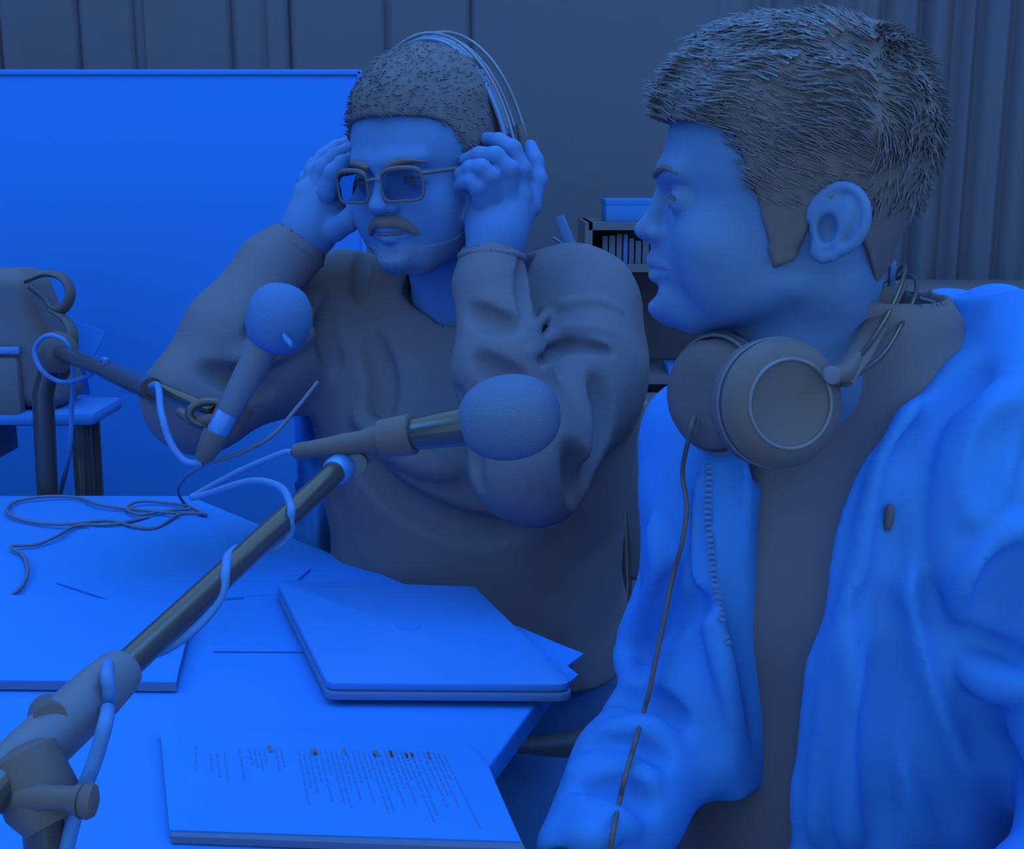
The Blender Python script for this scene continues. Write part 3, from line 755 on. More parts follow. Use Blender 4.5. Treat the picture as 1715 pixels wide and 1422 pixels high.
while x < Q(1092, 400, 2.62)[0]:
    wd = random.uniform(.008, .016); h = random.uniform(.5, .92)*(z1-.016-z2); t = random.choice([.05, .12, .3, .55])
    o = MB().box((x+wd/2, 2.66, z2+h/2), AX, (wd/2-.0008, .05, h/2)).build('cassette', mat('case_%d' % int(t*100), t), None, bevel=.001)
    tone_ = {.05: 'black', .12: 'dark grey', .3: 'mid-blue', .55: 'pale blue'}[t]
    tag(o, ORD[i]+' of the slim upright cases below the white box, counted from the left, '+tone_, 'case', 'slim cases in the rack below the white box'); x += wd+.0015; i += 1
xa, xb = Q(1118, 622, 2.62)[0], Q(1200, 622, 2.62)[0]; za, zb = Q(1118, 628, 2.62)[2], Q(1118, 613, 2.62)[2]
tag(MB().box(((xa+xb)/2, 2.66, (z3+zb)/2), AX, ((xb-xa)/2, .05, (zb-z3)/2)).build('flat_box', mat('box_card', .62), None, bevel=.002), 'thin pale flat box on the lower rack shelf', 'box')
# ledge behind the hood
lg = empty('dark_sideboard', (1.3, 2.9, 0), 'long dark sideboard against the curtain behind the hood', 'cabinet')
zl_ = Q(1650, 488, 2.8)[2]
MB().box((1.45, 2.95, zl_/2), AX, (.5, .15, zl_/2-.012)).build('body', M_CURT, lg, smooth=False)
MB().box((1.45, 2.95, zl_-.01), AX, (.52, .17, .012)).build('top', mat('ledge', .15), lg, bevel=.003); reparent(lg)
# pale strap behind the shoulder
stp = MB(); stp.tube(spline([P(936, 362, 1.62), P(945, 385, 1.62), P(958, 415, 1.62), P(978, 450, 1.62), P(990, 520, 1.66)], 8), [.0075]*33, 10, flat=.3)
stp.tube(spline([P(926, 398, 1.62), P(938, 406, 1.62), P(950, 425, 1.62), P(972, 455, 1.625)], 8), [.005]*25, 8, flat=.35)
tag(stp.build('hanging_strap', mat('strap', .34)), 'pale forked strap standing up behind the shoulder of the man with glasses', 'strap')
# ================================================================== PEOPLE: shared
BZ = [.50, .58, .68, .78, .88, .96, 1.01, 1.04, 1.065, 1.085]
BA = [.165, .165, .150, .148, .160, .168, .155, .115, .075, .058]
BFt = [.13, .135, .125, .12, .125, .110, .090, .072, .058, .052]
BBk = [.11, .11, .10, .10, .11, .115, .105, .088, .066, .055]
bz, bA = smooth_tab(BZ, BA); _, bF = smooth_tab(BZ, BFt); _, bB = smooth_tab(BZ, BBk)
def torso_fn(fr, off=0.0, wa=1.0, wb=1.0, dz=0.0):
    return loft_fn(fr, bz+dz, bA*wa, bF*wb, bB*wb, 2.35, off)
def hair_shell(body, fr, name, m, parent, thick, mask, extra=None, k=.004, relax=0):
    """skin surface pushed out by a thickness, kept where mask<0 (both in head coordinates)"""
    g = crop(body, fr.o-.18*fr.s, fr.o+np.array([.18, .18, .215])*fr.s)
    x, y, z = g.a[0][:, None, None], g.a[1][None, :, None], g.a[2][None, None, :]
    lx, ly, lz = fr.inv(x, y, z)
    g.F = (g.F-thick(lx, ly, lz)*fr.s).astype(np.float32)
    g.mix((slice(None),)*3, (mask(lx, ly, lz)*fr.s).astype(np.float32), k*fr.s, 'int')
    if extra: extra(g)
    return g.mesh(name, m, parent, relax), g
# ================================================================== YOUNG MAN
H1 = Frame(P(1346, 398, .90), (-.985, .17, 0), (-.049, 0, 1))
c1 = np.array([.285, .945]); A1 = math.radians(42)
T1 = Frame((c1[0], c1[1], 0), (-math.sin(A1), -math.cos(A1), 0))
young = empty('person', (c1[0], c1[1]+.02, .45), 'man in profile wearing an open pale hooded jacket, headphones round his neck, seated at right', 'person')
f = Field(axis([(-.20, .065, .008), (.065, .335, .0019), (.335, .60, .008)]),
          axis([(.40, .775, .008), (.775, 1.02, .0019), (1.02, 1.32, .008)]),
          axis([(.42, 1.08, .008), (1.08, 1.375, .0018)]))
f.fn(torso_fn(T1, -.004), (-1, 0, 0), (2, 3, 2))
# neck
nb = np.array([c1[0]+.002, c1[1]-.01, 1.02])
add_head(f, H1)
HEAD1 = crop(f, H1.o-.19, H1.o+np.array([.19, .19, .215]))
f.cone(H1(0, -.006, -.015), H1(0, -.008, -.10), .050, .051, .018)
f.cone(H1(0, -.008, -.10), nb, .051, .060, .02)
f.ell(H1(0, .040, -.088), (.011, .009, .012), H1.R, .012)      # throat
for q in (-1, 1): f.cone(H1(q*.045, -.022, -.035), nb+np.array([-.03, -.03, 0]), .012, .012, .02)
for q in (-1, 1): add_ear(f, H1, q, 1.0, tilt=.26, out=.5, sc=.92)
# arms (under the sleeves) and hands
shR, shL = np.array([.165, 1.045, .985]), np.array([.415, .835, .985])
elR, wrR = P(1140, 1080, 1.06), P(985, 1440, .87)
elL, wrL = np.array([.415, .70, .755]), np.array([.17, .60, .72])
f.chain([shR, elR, P(1142, 1150, 1.03), P(1100, 1240, .97), P(1062, 1300, .93), P(1030, 1370, .90), wrR], [.040, .031, .028, .027, .026, .025, .024], .015)
f.chain([shL, elL, wrL], [.042, .034, .026], .02)
def lap_hand(f, w_, d, n, side, L=.075):
    """open relaxed hand: wrist, pointing direction, back-of-hand normal, side = +1 thumb to the cross product side"""
    d = unit(d); n = unit(n-d*(n @ d)); t = np.cross(n, d)*side
    f.chain([w_, w_+d*.03], [.026, .024], .01)
    for i, o_ in enumerate((.027, .009, -.009, -.026)):
        kn_ = w_+d*(.088-.006*abs(i-1))+t*o_
        f.cone(w_+d*.015+t*o_*.6, kn_, .0125, .0105, .012)
        l = (.040, .044, .041, .032)[i]
        p1 = kn_+d*l*.9-n*.010; p2 = p1+d*l*.45-n*.020; p3 = p2+d*l*.15-n*.020
        f.chain([kn_, p1, p2, p3], [.0098, .0086, .0078, .0068], .003)
    th0 = w_+d*.022+t*.022; th1 = w_+d*.05+t*.050-n*.008; th2 = w_+d*.082+t*.060-n*.016
    f.chain([th0, th1, th2, th2+d*.022-t*.004-n*.004], [.0145, .0115, .0095, .008], .006)
lap_hand(f, wrR, wrR-elR+np.array([-.05, 0, -.1]), np.array([-.3, -.1, 1]), 1)
lap_hand(f, wrL, wrL-elL, np.array([0, .1, 1]), -1)
# thighs inside trousers, one continuous body
hipR, hipL = np.array([.185, 1.04, .56]), np.array([.37, .90, .56])
knR, knL = np.array([-.13, 1.10, .565]), np.array([.02, .70, .56])
f.chain([hipR, knR], [.075, .05], .03); f.chain([hipL, knL], [.075, .05], .03)
f.mesh('body', M_SKIN1, young)
add_eyes(H1, young, 0.0, -.05); eyelashes(H1, young)
# lips
# hair
def thick1(x, y, z):
    top = sstep(z, .055, .125); fr_ = sstep(z, .078, .112)*sstep(y, .0, .075)
    n = noise3(x, y*.8, z, 230, 11)*.0032+noise3(x*1.2, y*.7, z*1.4, 120, 4)*.0035+np.abs(np.sin((x+z*.7+.004*np.sin(y*110))*620))*-.0022*top+np.abs(np.sin((z-x*.5-y*.35+.003*np.sin(y*150))*480))*-.0016*sstep(z,.03,.07)
    back = sstep(-y, .02, .08)*sstep(z, -.02, .07)*.005
    return .0045+top*.0075+fr_*.010+n*(.12+top*1.1)+back
def mask1(x, y, z):
    yb = np.interp(z, [-.03, -.012, .015, .0375, .060, .074, .082, .088, .094, .2], [.020, .026, .033, .040, .049, .055, .075, .12, .20, .25])
    zl = np.interp(y, [-.12, -.085, -.065, -.052, -.040, -.022, -.006, .004, .010, .1], [-.060, -.056, -.050, -.036, -.006, .026, .034, .004, -.012, -.05])
    return np.maximum(y-yb+noise3(x, y, z, 300, 8)*.0018, zl-z)
hair1, g1 = hair_shell(HEAD1, H1, 'hair', M_HAIR, young, thick1, mask1)
neckhair = MB()
# strands over the crown and the swept-up fringe
random.seed(12)
roots = []
def surf(g, fr, dirv):
    for r in np.arange(.20, .03, -.0016):
        p = fr.o+dirv*r
        i = [min(len(g.a[q])-1, max(0, int(np.searchsorted(g.a[q], p[q])))) for q in range(3)]
        if g.F[i[0], i[1], i[2]] < 0: return p
    return None
def tang(p, fr, d):
    n = unit(p-fr(0, -.005, .05)); d = unit(d); return unit(d-n*(d @ n)+.34*n)
def sdir1(p):
    lx, ly, lz = [float(v) for v in H1.inv(*p)]
    s_ = math.sin(lx*120+ly*60)*.5+math.sin(ly*90-lx*40+lz*50)*.5
    return tang(p, H1, H1.y*(.75 if ly > -.04 else -.05)+H1.z*(.30 if ly > -.04 else -.3)+H1.x*(lx*5+s_*.55)+H1.y*.2*s_)
while len(roots) < 9500:
    th = random.uniform(0, 2*math.pi); el = random.uniform(.30, 1.5)
    d_ = H1.x*math.cos(th)*math.cos(el)+H1.y*math.sin(th)*math.cos(el)+H1.z*math.sin(el)
    p = surf(g1, H1, d_)
    if p is None: continue
    lz = (p-H1.o) @ H1.z
    if lz < .06 and random.random() < .7: continue
    roots.append(p-d_*.0012)
strands('hair_strands', M_STRAND, hair1, roots, sdir1, .0135, .0012)
eyebrows(HEAD1, H1, young, .85)
# ---- black t-shirt
f = Field(axis([(.02, .56, .005)]), axis([(.70, 1.16, .005)]), axis([(.48, 1.15, .005)]))
f.fn(torso_fn(T1, .002), (-1, 0, 0), (2, 3, 2))
f.chain([shR, shR+(elR-shR)*.25], [.036, .032], .02); f.chain([shL, shL+(elL-shL)*.25], [.040, .036], .02)
f.cone(nb, nb+np.array([-.012, -.008, .056]), .080, .071, .02)
f.cone(nb+np.array([.03, -.03, -.01]), nb+np.array([.015, -.015, .012]), .060, .054, .02)
f.cone(nb+np.array([-.012, -.008, .105]), nb+np.array([-.012, -.008, .14]), .058, .06, .004, 'sub')
f.fn(lambda x, y, z: noise3(x, y, z, 26, 5)*.0+z*0+1, (-9, -9, -9), (-8, -8, -8))
f.disp(lambda x, y, z: .0025*noise3(x, y, z*.5, 40, 21), (-1, 0, 0), (2, 3, 2))
f.fn(lambda x, y, z: .515-z+x*0+y*0, (-1, 0, 0), (2, 3, .56), .004, 'sub')
f.mesh('t_shirt', M_TEE, young)
# ---- hooded jacket
f = Field(axis([(-.03, .62, .0042)]), axis([(.50, 1.22, .0042)]), axis([(.50, 1.16, .0042)]))
f.fn(torso_fn(T1, .022, 1.0, 1.04), (-1, 0, 0), (2, 3, 2))
def hem(X, Y, Z):
    x, y, z = T1.inv(X, Y, Z); return np.maximum(np.maximum(x-.0, z-.730-.25*np.clip(-x-.10, 0, .1)), -.02-y)
f.fn(hem, (-1, 0, .3), (2, 3, 1.2), .008, 'sub')
# open front: edges taken on the chest
def st_(px, py, y0):
    p = Q(px, py, y0); x, y, z = T1.inv(*p); return float(x), float(z)
Ls = [st_(px, py, .868) for px, py in ((1215, 640), (1222, 740), (1250, 800), (1262, 900), (1270, 1000), (1278, 1100), (1285, 1200), (1290, 1330), (1290, 1500), (1290, 1800))]
Rs = [st_(px, py, .850) for px, py in ((1585, 560), (1540, 640), (1500, 705), (1464, 790), (1445, 880), (1430, 1000), (1396, 1080), (1378, 1180), (1362, 1290), (1360, 1500), (1360, 1800))]
Ls.sort(key=lambda q: q[1]); Rs.sort(key=lambda q: q[1])
LsZ, LsX = [q[1] for q in Ls], [q[0] for q in Ls]; RsZ, RsX = [q[1] for q in Rs], [q[0] for q in Rs]
# sleeves
slR = [shR+np.array([0, 0, -.01]), P(1180, 880, 1.10), P(1165, 980, 1.09), elR, P(1142, 1150, 1.03), P(1100, 1240, .97), P(1062, 1300, .93), P(1030, 1370, .90), P(985, 1430, .87)]
f.chain(slR, [.050, .045, .047, .053, .046, .046, .046, .043, .040], .02)
slL = [shL+np.array([.0, 0, -.01]), np.array([.420, .795, .92]), np.array([.425, .752, .84]), elL+np.array([.0, .015, 0]), np.array([.345, .660, .735]), np.array([.26, .63, .72]), np.array([.20, .61, .715])]
f.chain(slL, [.072, .070, .074, .070, .058, .052, .045], .028)
# flared lower front panel on the far side
f.chain([P(1200, 1000, .97), P(1195, 1150, .95), P(1205, 1270, .93)], [.028, .032, .020], .03)
def opening(X, Y, Z):
    x, y, z = T1.inv(X, Y, Z)
    xl = np.interp(z, LsZ, LsX); xr = np.interp(z, RsZ, RsX)
    return np.maximum(np.maximum(xl-x, x-xr), .015-y)
f.fn(opening, (-1, 0, .3), (2, 3, 1.2), .010, 'sub')
# neck hole
f.cone(nb+np.array([-.02, -.02, -.02]), nb+np.array([-.03, -.03, .11]), .092, .112, .012, 'sub')
# hood piled behind the neck and on the near shoulder
hood = [P(1535, 535, 1.12), P(1600, 548, 1.08), P(1665, 560, 1.0), P(1715, 588, .92), P(1705, 650, .87), P(1650, 720, .84)]
f.chain(hood, [.020, .028, .036, .040, .034, .020], .02)
f.chain([P(1640, 590, .94), P(1598, 650, .885), P(1545, 720, .85), P(1500, 800, .84)], [.024, .020, .015, .010], .02)
f.chain([P(1210, 700, 1.03), P(1185, 760, .97), P(1195, 860, .945), P(1235, 980, .925)], [.016, .016, .014, .010], .02)
f.disp(lambda x, y, z: .0035*noise3(x, y, z*.55, 34, 2)+.0022*noise3(x, y, z, 80, 6), (-1, 0, 0), (2, 3, 2))
f.chain([P(1528, 514, 1.10), P(1570, 520, 1.09), P(1625, 545, 1.04)], [.008, .014, .020], .012)
# hem bands along the opening
FO = f.fold
FO([(1255, 760), (1264, 850), (1270, 950), (1276, 1060), (1284, 1170), (1290, 1300), (1292, 1420)], .008, .010) 
FO([(1190, 770), (1178, 860), (1182, 960), (1200, 1060), (1222, 1150), (1245, 1230)], .007, .012)
FO([(1172, 840), (1170, 930), (1180, 1010)], .006, .010, 'sub')
FO([(1226, 780), (1228, 900), (1238, 1010), (1256, 1130), (1272, 1250)], .006, .012, 'sub')
f.fn(opening, (-1, 0, .3), (2, 3, 1.2), .006, 'sub')
# near panel: edge roll, pocket line, arm crease
FO([(1530, 680), (1486, 760), (1455, 860), (1440, 960), (1425, 1020), (1398, 1090), (1385, 1190), (1368, 1300), (1364, 1410)], .006, .010)
FO([(1640, 625), (1590, 680), (1572, 760), (1572, 860), (1585, 960), (1592, 1040), (1612, 1140), (1655, 1250), (1700, 1300)], .011, .016, 'sub')
FO([(1500, 640), (1560, 640), (1630, 615), (1700, 600)], .007, .014, 'sub')
FO([(1540, 720), (1510, 800), (1500, 900), (1490, 960), (1440, 1030)], .006, .014, 'sub')
FO([(1620, 700), (1600, 790), (1590, 900), (1598, 980)], .008, .016)
FO([(1710, 650), (1670, 700), (1650, 780), (1640, 860)], .010, .018)
FO([(1700, 700), (1668, 760), (1650, 850)], .007, .015, 'sub')
FO([(1715, 880), (1670, 920), (1630, 970), (1605, 1030)], .009, .014)
FO([(1715, 930), (1680, 980), (1650, 1040)], .008, .016, 'sub')
FO([(1715, 1110), (1660, 1100), (1620, 1070)], .007, .014, 'sub')
FO([(1712, 1150), (1660, 1140), (1618, 1110)], .008, .014)
FO([(1480, 1000), (1500, 1120), (1530, 1220), (1570, 1300), (1600, 1380)], .008, .018, 'sub')
FO([(1420, 1080), (1430, 1200), (1420, 1320), (1424, 1420)], .006, .016)
FO([(1480, 1100), (1470, 1240), (1480, 1400)], .006, .018, 'sub')
# far sleeve: elbow and stacked wrinkles
FO([(1095, 880), (1110, 960), (1080, 1040), (1050, 1100), (1060, 1150)], .008, .014)
FO([(1130, 960), (1098, 1040), (1082, 1100)], .007, .012, 'sub')
FO([(1180, 1010), (1140, 1020), (1110, 1060)], .006, .014, 'sub')
FO([(1035, 1165), (1090, 1180), (1140, 1210)], .008, .012, 'sub')
FO([(1010, 1225), (1070, 1222), (1120, 1232)], .008, .010)
FO([(985, 1255), (1050, 1262), (1110, 1270)], .007, .012, 'sub')
FO([(960, 1290), (1030, 1290), (1090, 1310)], .009, .012)
FO([(960, 1330), (1030, 1325), (1080, 1350)], .007, .012, 'sub')
FO([(950, 1345), (1010, 1372), (1060, 1390)], .007, .012)
FO([(900, 1380), (960, 1395), (1020, 1405)], .008, .012)
f.cone(wrR+(wrR-elR)*.10, wrR+(wrR-elR)*.5, .032, .034, .006, 'sub')
f.cone(wrL+(wrL-elL)*.02, wrL+(wrL-elL)*.4, .030, .032, .006, 'sub')
f.fn(lambda x, y, z: .530-z+x*0+y*0, (-1, 0, 0), (2, 3, .60), .006, 'sub')
JK = f
jk = f.mesh('hooded_jacket', M_HOOD, young, 1); jk['label'] = 'pale open hooded jacket'
# zip teeth and drawstring eyelets
zp = []
for i in range(34):
    y = 770+i*9.5; x = np.interp(y, [770, 860, 960, 1060, 1100], [1190, 1186, 1196, 1216, 1228])
    p = f.hit(x, y)
    if p is not None and p[1] < 1.06: zp.append(p)
zb = MB()
for p in zp: zb.box(p+np.array([-.001, -.001, 0]), AX, (.0026, .0014, .0011))
if zp: zb.build('zip', mat('zip_metal', .55, .4, .4), jk, smooth=False)['kind'] = 'stuff'
p = f.hit(1492, 862)
if p is not None: MB().lathe(p+np.array([-.002, -.004, .008]), (0, .15, -1), [(0, .002), (.002, .0030), (.014, .0034), (.019, .002)], 14).build('drawcord_end', M_BLACK, jk)
# ---- trousers and shoes
f = Field(axis([(-.25, .58, .009)]), axis([(.50, 1.28, .009)]), axis([(.06, .70, .009)]))
f.ell((c1[0], c1[1]+.02, .56), (.18, .15, .11), None, .04)
f.chain([hipR, knR, knR+np.array([-.02, .03, -.42])], [.092, .068, .052], .03)
f.chain([hipL, knL, knL+np.array([-.02, .03, -.42])], [.092, .068, .052], .03)
f.disp(lambda x, y, z: .004*noise3(x, y, z, 45, 9), (-1, 0, 0), (2, 3, 2))
f.mesh('trousers', M_JEANS, young, 1)
def shoes(person, ks, fw):
    for k_ in ks:
        a = np.array([k_[0]-.02, k_[1]+.03, 0]); fw = unit(fw)
        g = Field(axis([(a[0]-.22, a[0]+.22, .008)]), axis([(a[1]-.22, a[1]+.22, .008)]), axis([(0, .20, .008)]))
        g.chain([a+EZ*.045-fw*.03, a+EZ*.045+fw*.06, a+EZ*.038+fw*.15], [.042, .042, .034], .02)
        g.cone(a+EZ*.05, a+EZ*.12, .042, .046, .02); g.fn(lambda x, y, z: .009-z+x*0+y*0, (-9, -9, 0), (9, 9, .05), 0, 'sub')
        g.mesh('shoe', M_BLACK, person, 1)
shoes(young, (knR, knL), (-.9, -.3, 0))
reparent(young)
# ---- headphones round his neck
hp = empty('headphones', P(1320, 680, .8), 'black over-ear headphones hanging round the neck of the man in the hooded jacket', 'headphones')
hc = P(1318, 676, .785); hn = unit(np.array([-.02, -1.0, .16]) + np.array([.28, 0, 0])) # outward normal of the near cup
cu = unit(np.cross(EZ, hn)); cv = np.cross(hn, cu)
MB().lathe(hc-hn*.034, hn, [(0, .030), (.002, .040), (.008, .0435), (.018, .0435), (.024, .041), (.0245, .0385)], 40).build('ear_pad', M_PAD, hp)
MB().lathe(hc-hn*.012, hn, [(0, .036), (.001, .0425), (.006, .0435), (.012, .0395), (.016, .034), (.0175, .0300), (.0165, .0285), (.0165, .0001)], 48).build('ear_cup', M_BLACK, hp)
MB().torus(hc+hn*.0055, hn, .0292, .0013, 60, 8).build('cup_ring', mat('ring_metal', .10, .3, .5), hp)
MB().torus(hc-hn*.0125, hn, .0432, .0012, 60, 8).build('seam_ring', M_MIDP, hp)
hc2 = P(1205, 660, .90); hn2 = unit(np.array([-.80, -.60, .05]))
MB().lathe(hc2-hn2*.020, hn2, [(0, .030), (.003, .041), (.010, .0445), (.020, .0445), (.025, .041), (.034, .041), (.040, .036), (.043, .022), (.043, .0001)], 40).build('ear_cup', M_PAD, hp)
MB().torus(hc2+hn2*.005, hn2, .0445, .0014, 50, 8).torus(hc2-hn2*.006, hn2, .0440, .0014, 50, 8).build('seam_ring', M_MIDP, hp)
band_pts = [hc+cu*.030*0+P(1405, 640, .79)-hc+0*hn, P(1440, 590, .82), P(1470, 535, .87), P(1490, 495, .93), P(1500, 478, 1.0), P(1470, 500, 1.06), P(1380, 560, 1.08), P(1250, 600, 1.03), P(1215, 625, .95)]
MB().tube(spline(band_pts, 8), .0095, 12, flat=.42).build('headband_pad', M_PAD, hp)
for k_, (dx, dy) in enumerate(((12, -8), (34, 10))):
    pts = [P(1398+dx*.3, 640+dy*.3, .785), P(1440+dx, 590+dy, .815), P(1478+dx, 530+dy, .865), P(1500+dx, 478+dy*1.2, .93), P(1506+dx*.6, 452+dy, .99), P(1480, 478, 1.06), P(1380, 545, 1.085), P(1250, 590, 1.035)]
    MB().tube(spline(pts, 8), .0018, 8).build('headband_wire', M_BLACKM, hp)
MB().tube([P(1385, 632, .785), P(1412, 628, .79), P(1432, 600, .81)], [.006, .0075, .006], 12).build('yoke', M_BLACK, hp)
MB().lathe(P(1391, 628, .775), (0.2, -1, .1), [(0, .006), (.003, .006), (.004, .003)], 16).build('yoke_screw', M_MIDP, hp)
MB().box(P(1494, 462, .955), (unit([.5, .6, .3]), unit([-.4, .6, 0]), EZ), (.006, .0015, .010)).build('size_tab', mat('tab', .45), hp, bevel=.001)
reparent(hp)
pts = [P(1163, 700, .885), P(1156, 725, .88)]
for px, py in ((1143, 790), (1150, 850), (1142, 910), (1128, 960), (1112, 1040), (1097, 1110), (1087, 1160), (1077, 1195), (1066, 1235), (1056, 1270), (1046, 1305), (1038, 1340), (1028, 1385), (1020, 1440)):
    p = JK.hit(px, py); 
    D_ = (p[1]*CP-(p[2]-1.2)*SP-.014) if p is not None else .9
    pts.append(P(px, py, min(D_, .93)))
pcable('headphone_cable', pts, .0020, M_BLACK, 'black headphone cable hanging down the front of the pale hooded jacket')
tag(MB().tube(spline([P(1540, 500, .93), P(1568, 512, .925), P(1540, 545, .92), P(1505, 585, .90), P(1460, 600, .87), P(1425, 618, .80)], 8), .0017, 8).build('thin_cable', M_DCABLE), 'thin dark cable crossing the hood towards the headphones', 'cable')
# ================================================================== MAN WITH GLASSES
H2 = Frame(P(740, 327, 1.38), (-.50, -.86, -.13), (-.045, 0, 1), 1.04)
c2 = np.array([-.045, 1.47]); A2 = math.radians(12)
T2 = Frame((c2[0], c2[1], 0), (-math.sin(A2), -math.cos(A2), 0))
man = empty('person', (c2[0], c2[1]+.02, .45), 'man with glasses and moustache in a dark sweater, both hands raised to his headphones', 'person')
f = Field(axis([(-.52, -.29, .008), (-.29, .06, .0022), (.06, .24, .008)]),
          axis([(.95, 1.20, .008), (1.20, 1.50, .0022), (1.50, 1.75, .008)]),
          axis([(.42, 1.05, .008), (1.05, 1.40, .0021)]))
f.fn(torso_fn(T2, -.004, 1.12, 1.05), (-1, 0, 0), (2, 3, 2))
nb2 = np.array([c2[0]-.005, c2[1]-.02, 1.03])
add_head(f, H2, 1.06, 1.2)
HEAD2 = crop(f, H2.o-.20, H2.o+np.array([.20, .20, .215]))
f.cone(H2(0, -.004, -.02), nb2, .056, .064, .02)
for q in (-1, 1): add_ear(f, H2, q, 1.06)
sh2R, sh2L = P(575, 515, 1.52), P(962, 525, 1.46)
el2R, wr2R = P(335, 668, 1.36), P(502, 408, 1.40)
el2L, wr2L = P(885, 775, 1.24), P(826, 425, 1.28)
f.chain([sh2R, el2R, el2R*.4+wr2R*.6, wr2R], [.044, .032, .026, .026], .02)
f.chain([sh2L, el2L, el2L*.4+wr2L*.6, wr2L], [.044, .032, .026, .026], .02)
# left hand (right in the picture): palm against the ear cup, fingers curling forward, thumb behind
D0 = 1.275
f.cone(wr2L, P(832, 390, 1.28), .029, .030, .01)
for (x, y), r in (((812, 372), .020), ((850, 368), .022), ((838, 335), .022), ((866, 330), .018), ((815, 330), .017)): f.cone(P(832, 395, 1.282), P(x, y, 1.285), .025, r, .012)
f.chain([P(868, 330, 1.285), P(874, 285, 1.275), P(858, 250, 1.272), P(836, 237, 1.278), P(816, 233, 1.292)], [.0125, .0105, .0098, .0090, .0078], .004)
f.chain([P(850, 325, 1.27), P(852, 284, 1.258), P(830, 261, 1.255), P(803, 260, 1.262), P(780, 268, 1.275)], [.0120, .0102, .0096, .0088, .0075], .004)
f.chain([P(828, 328, 1.262), P(822, 296, 1.248), P(806, 281, 1.245), P(788, 282, 1.252), P(771, 291, 1.265)], [.0115, .0098, .0092, .0084, .0072], .004)
f.chain([P(808, 338, 1.262), P(800, 314, 1.250), P(790, 304, 1.250), P(779, 305, 1.258), P(768, 312, 1.268)], [.0105, .0088, .0080, .0074, .0062], .004)
f.chain([P(862, 375, 1.285), P(886, 345, 1.295), P(899, 302, 1.300), P(895, 270, 1.305), P(888, 246, 1.315)], [.0150, .0125, .0110, .0098, .0080], .005)
# right hand (left in the picture): seen over the far cup
f.cone(wr2R, P(520, 375, 1.40), .028, .030, .01)
for (x, y), r in (((540, 350), .024), ((520, 330), .022), ((545, 318), .018), ((562, 365), .016)): f.cone(P(520, 385, 1.40), P(x, y, 1.40), .026, r, .012)
f.chain([P(532, 318, 1.39), P(540, 282, 1.385), P(562, 262, 1.385), P(584, 252, 1.395), P(600, 249, 1.41)], [.0120, .0105, .0098, .0088, .0075], .004)
f.chain([P(548, 322, 1.375), P(557, 290, 1.365), P(574, 274, 1.365), P(590, 268, 1.375), P(602, 266, 1.39)], [.0118, .0102, .0095, .0086, .0072], .004)
f.chain([P(520, 325, 1.41), P(524, 288, 1.415), P(542, 262, 1.425), P(564, 246, 1.44), P(584, 238, 1.455)], [.0115, .0100, .0092, .0084, .0072], .004)
f.chain([P(512, 335, 1.43), P(512, 300, 1.445), P(526, 275, 1.46), P(546, 262, 1.475)], [.0105, .0088, .0080, .0064], .004)
f.chain([P(560, 385, 1.385), P(584, 370, 1.37), P(600, 345, 1.365), P(606, 322, 1.375)], [.0145, .0120, .0100, .0080], .006)
hip2R, hip2L = np.array([c2[0]-.10, c2[1]+.02, .56]), np.array([c2[0]+.09, c2[1]+.02, .56])
kn2R, kn2L = hip2R+np.array([-.30, -.26, 0]), hip2L+np.array([-.26, -.23, 0])
f.chain([hip2R, kn2R], [.075, .05], .03); f.chain([hip2L, kn2L], [.075, .05], .03)
f.mesh('body', M_SKIN2, man)
add_eyes(H2, man, .0, -.15); eyelashes(H2, man)
def thick2(x, y, z):
    top = sstep(z, .07, .13)
    return .0035+top*.0075+noise3(x, y, z, 200, 31)*.0014*(.3+top)
def mask2(x, y, z):
    ax = np.abs(x)
    yb = np.interp(z, [-.03, -.01, .015, .0375, .060, .078, .090, .098, .104, .2], [.028, .030, .036, .044, .056, .066, .085, .12, .20, .25])
    zl = np.interp(y, [-.12, -.085, -.060, -.042, -.030, -.012, .004, .016, .022, .1], [-.050, -.045, -.040, -.030, -.012, .026, .036, .030, -.012, -.012])
    return np.maximum(y-yb+noise3(x, y, z, 350, 9)*.001, zl-z)
hair2, g2 = hair_shell(HEAD2, H2, 'hair', M_HAIR, man, thick2, mask2)
roots = []
def sdir2(p):
    lx, ly, lz = [float(v) for v in H2.inv(*p)]; return tang(p, H2, H2.y*.7+H2.z*.3+H2.x*lx*4)
while len(roots) < 4200:
    th = random.uniform(0, 2*math.pi); el = random.uniform(.45, 1.5)
    d_ = H2.x*math.cos(th)*math.cos(el)+H2.y*math.sin(th)*math.cos(el)+H2.z*math.sin(el); p = surf(g2, H2, d_)
    if p is not None: roots.append(p-d_*.0008)
strands('hair_strands', M_STRAND, hair2, roots, sdir2, .009, .0011, 4)
def mask_beard(x, y, z):
    zt = np.interp(y, [-.03, .020, .036, .055, .075, .09, .12], [.0, .004, -.010, -.026, -.036, -.040, -.042])
    return np.maximum(np.maximum(z-zt, -.004-y*1.0+.012), -(z+.075)+0*x)
bd, _ = hair_shell(HEAD2, H2, 'beard', M_BEARD, man, lambda x, y, z: .0008+noise3(x, y, z, 500, 2)*.0003, mask_beard, k=.001)
mo = MB()
mo.tube(spline([onface(HEAD2, H2, x, z, .0004) for x, z in ((-.031, -.027), (-.022, -.0170), (-.012, -.0120), (0, -.0108), (.012, -.0120), (.022, -.0170), (.031, -.027))], 5), [.0012+.0034*math.sin(math.pi*min(1, max(0, i/30)))**.5 for i in range(31)], 10, flat=1.5)
mo.build('moustache', M_HAIR, man)
MB().tube([onface(HEAD2, H2, x, -.0243, .0004) for x in (-.018, 0, .018)], [.0012, .0016, .0012], 8).build('mouth_line', M_HAIR, man)
eyebrows(HEAD2, H2, man, 1.25, (.0435, .0480, .0485, .0450))
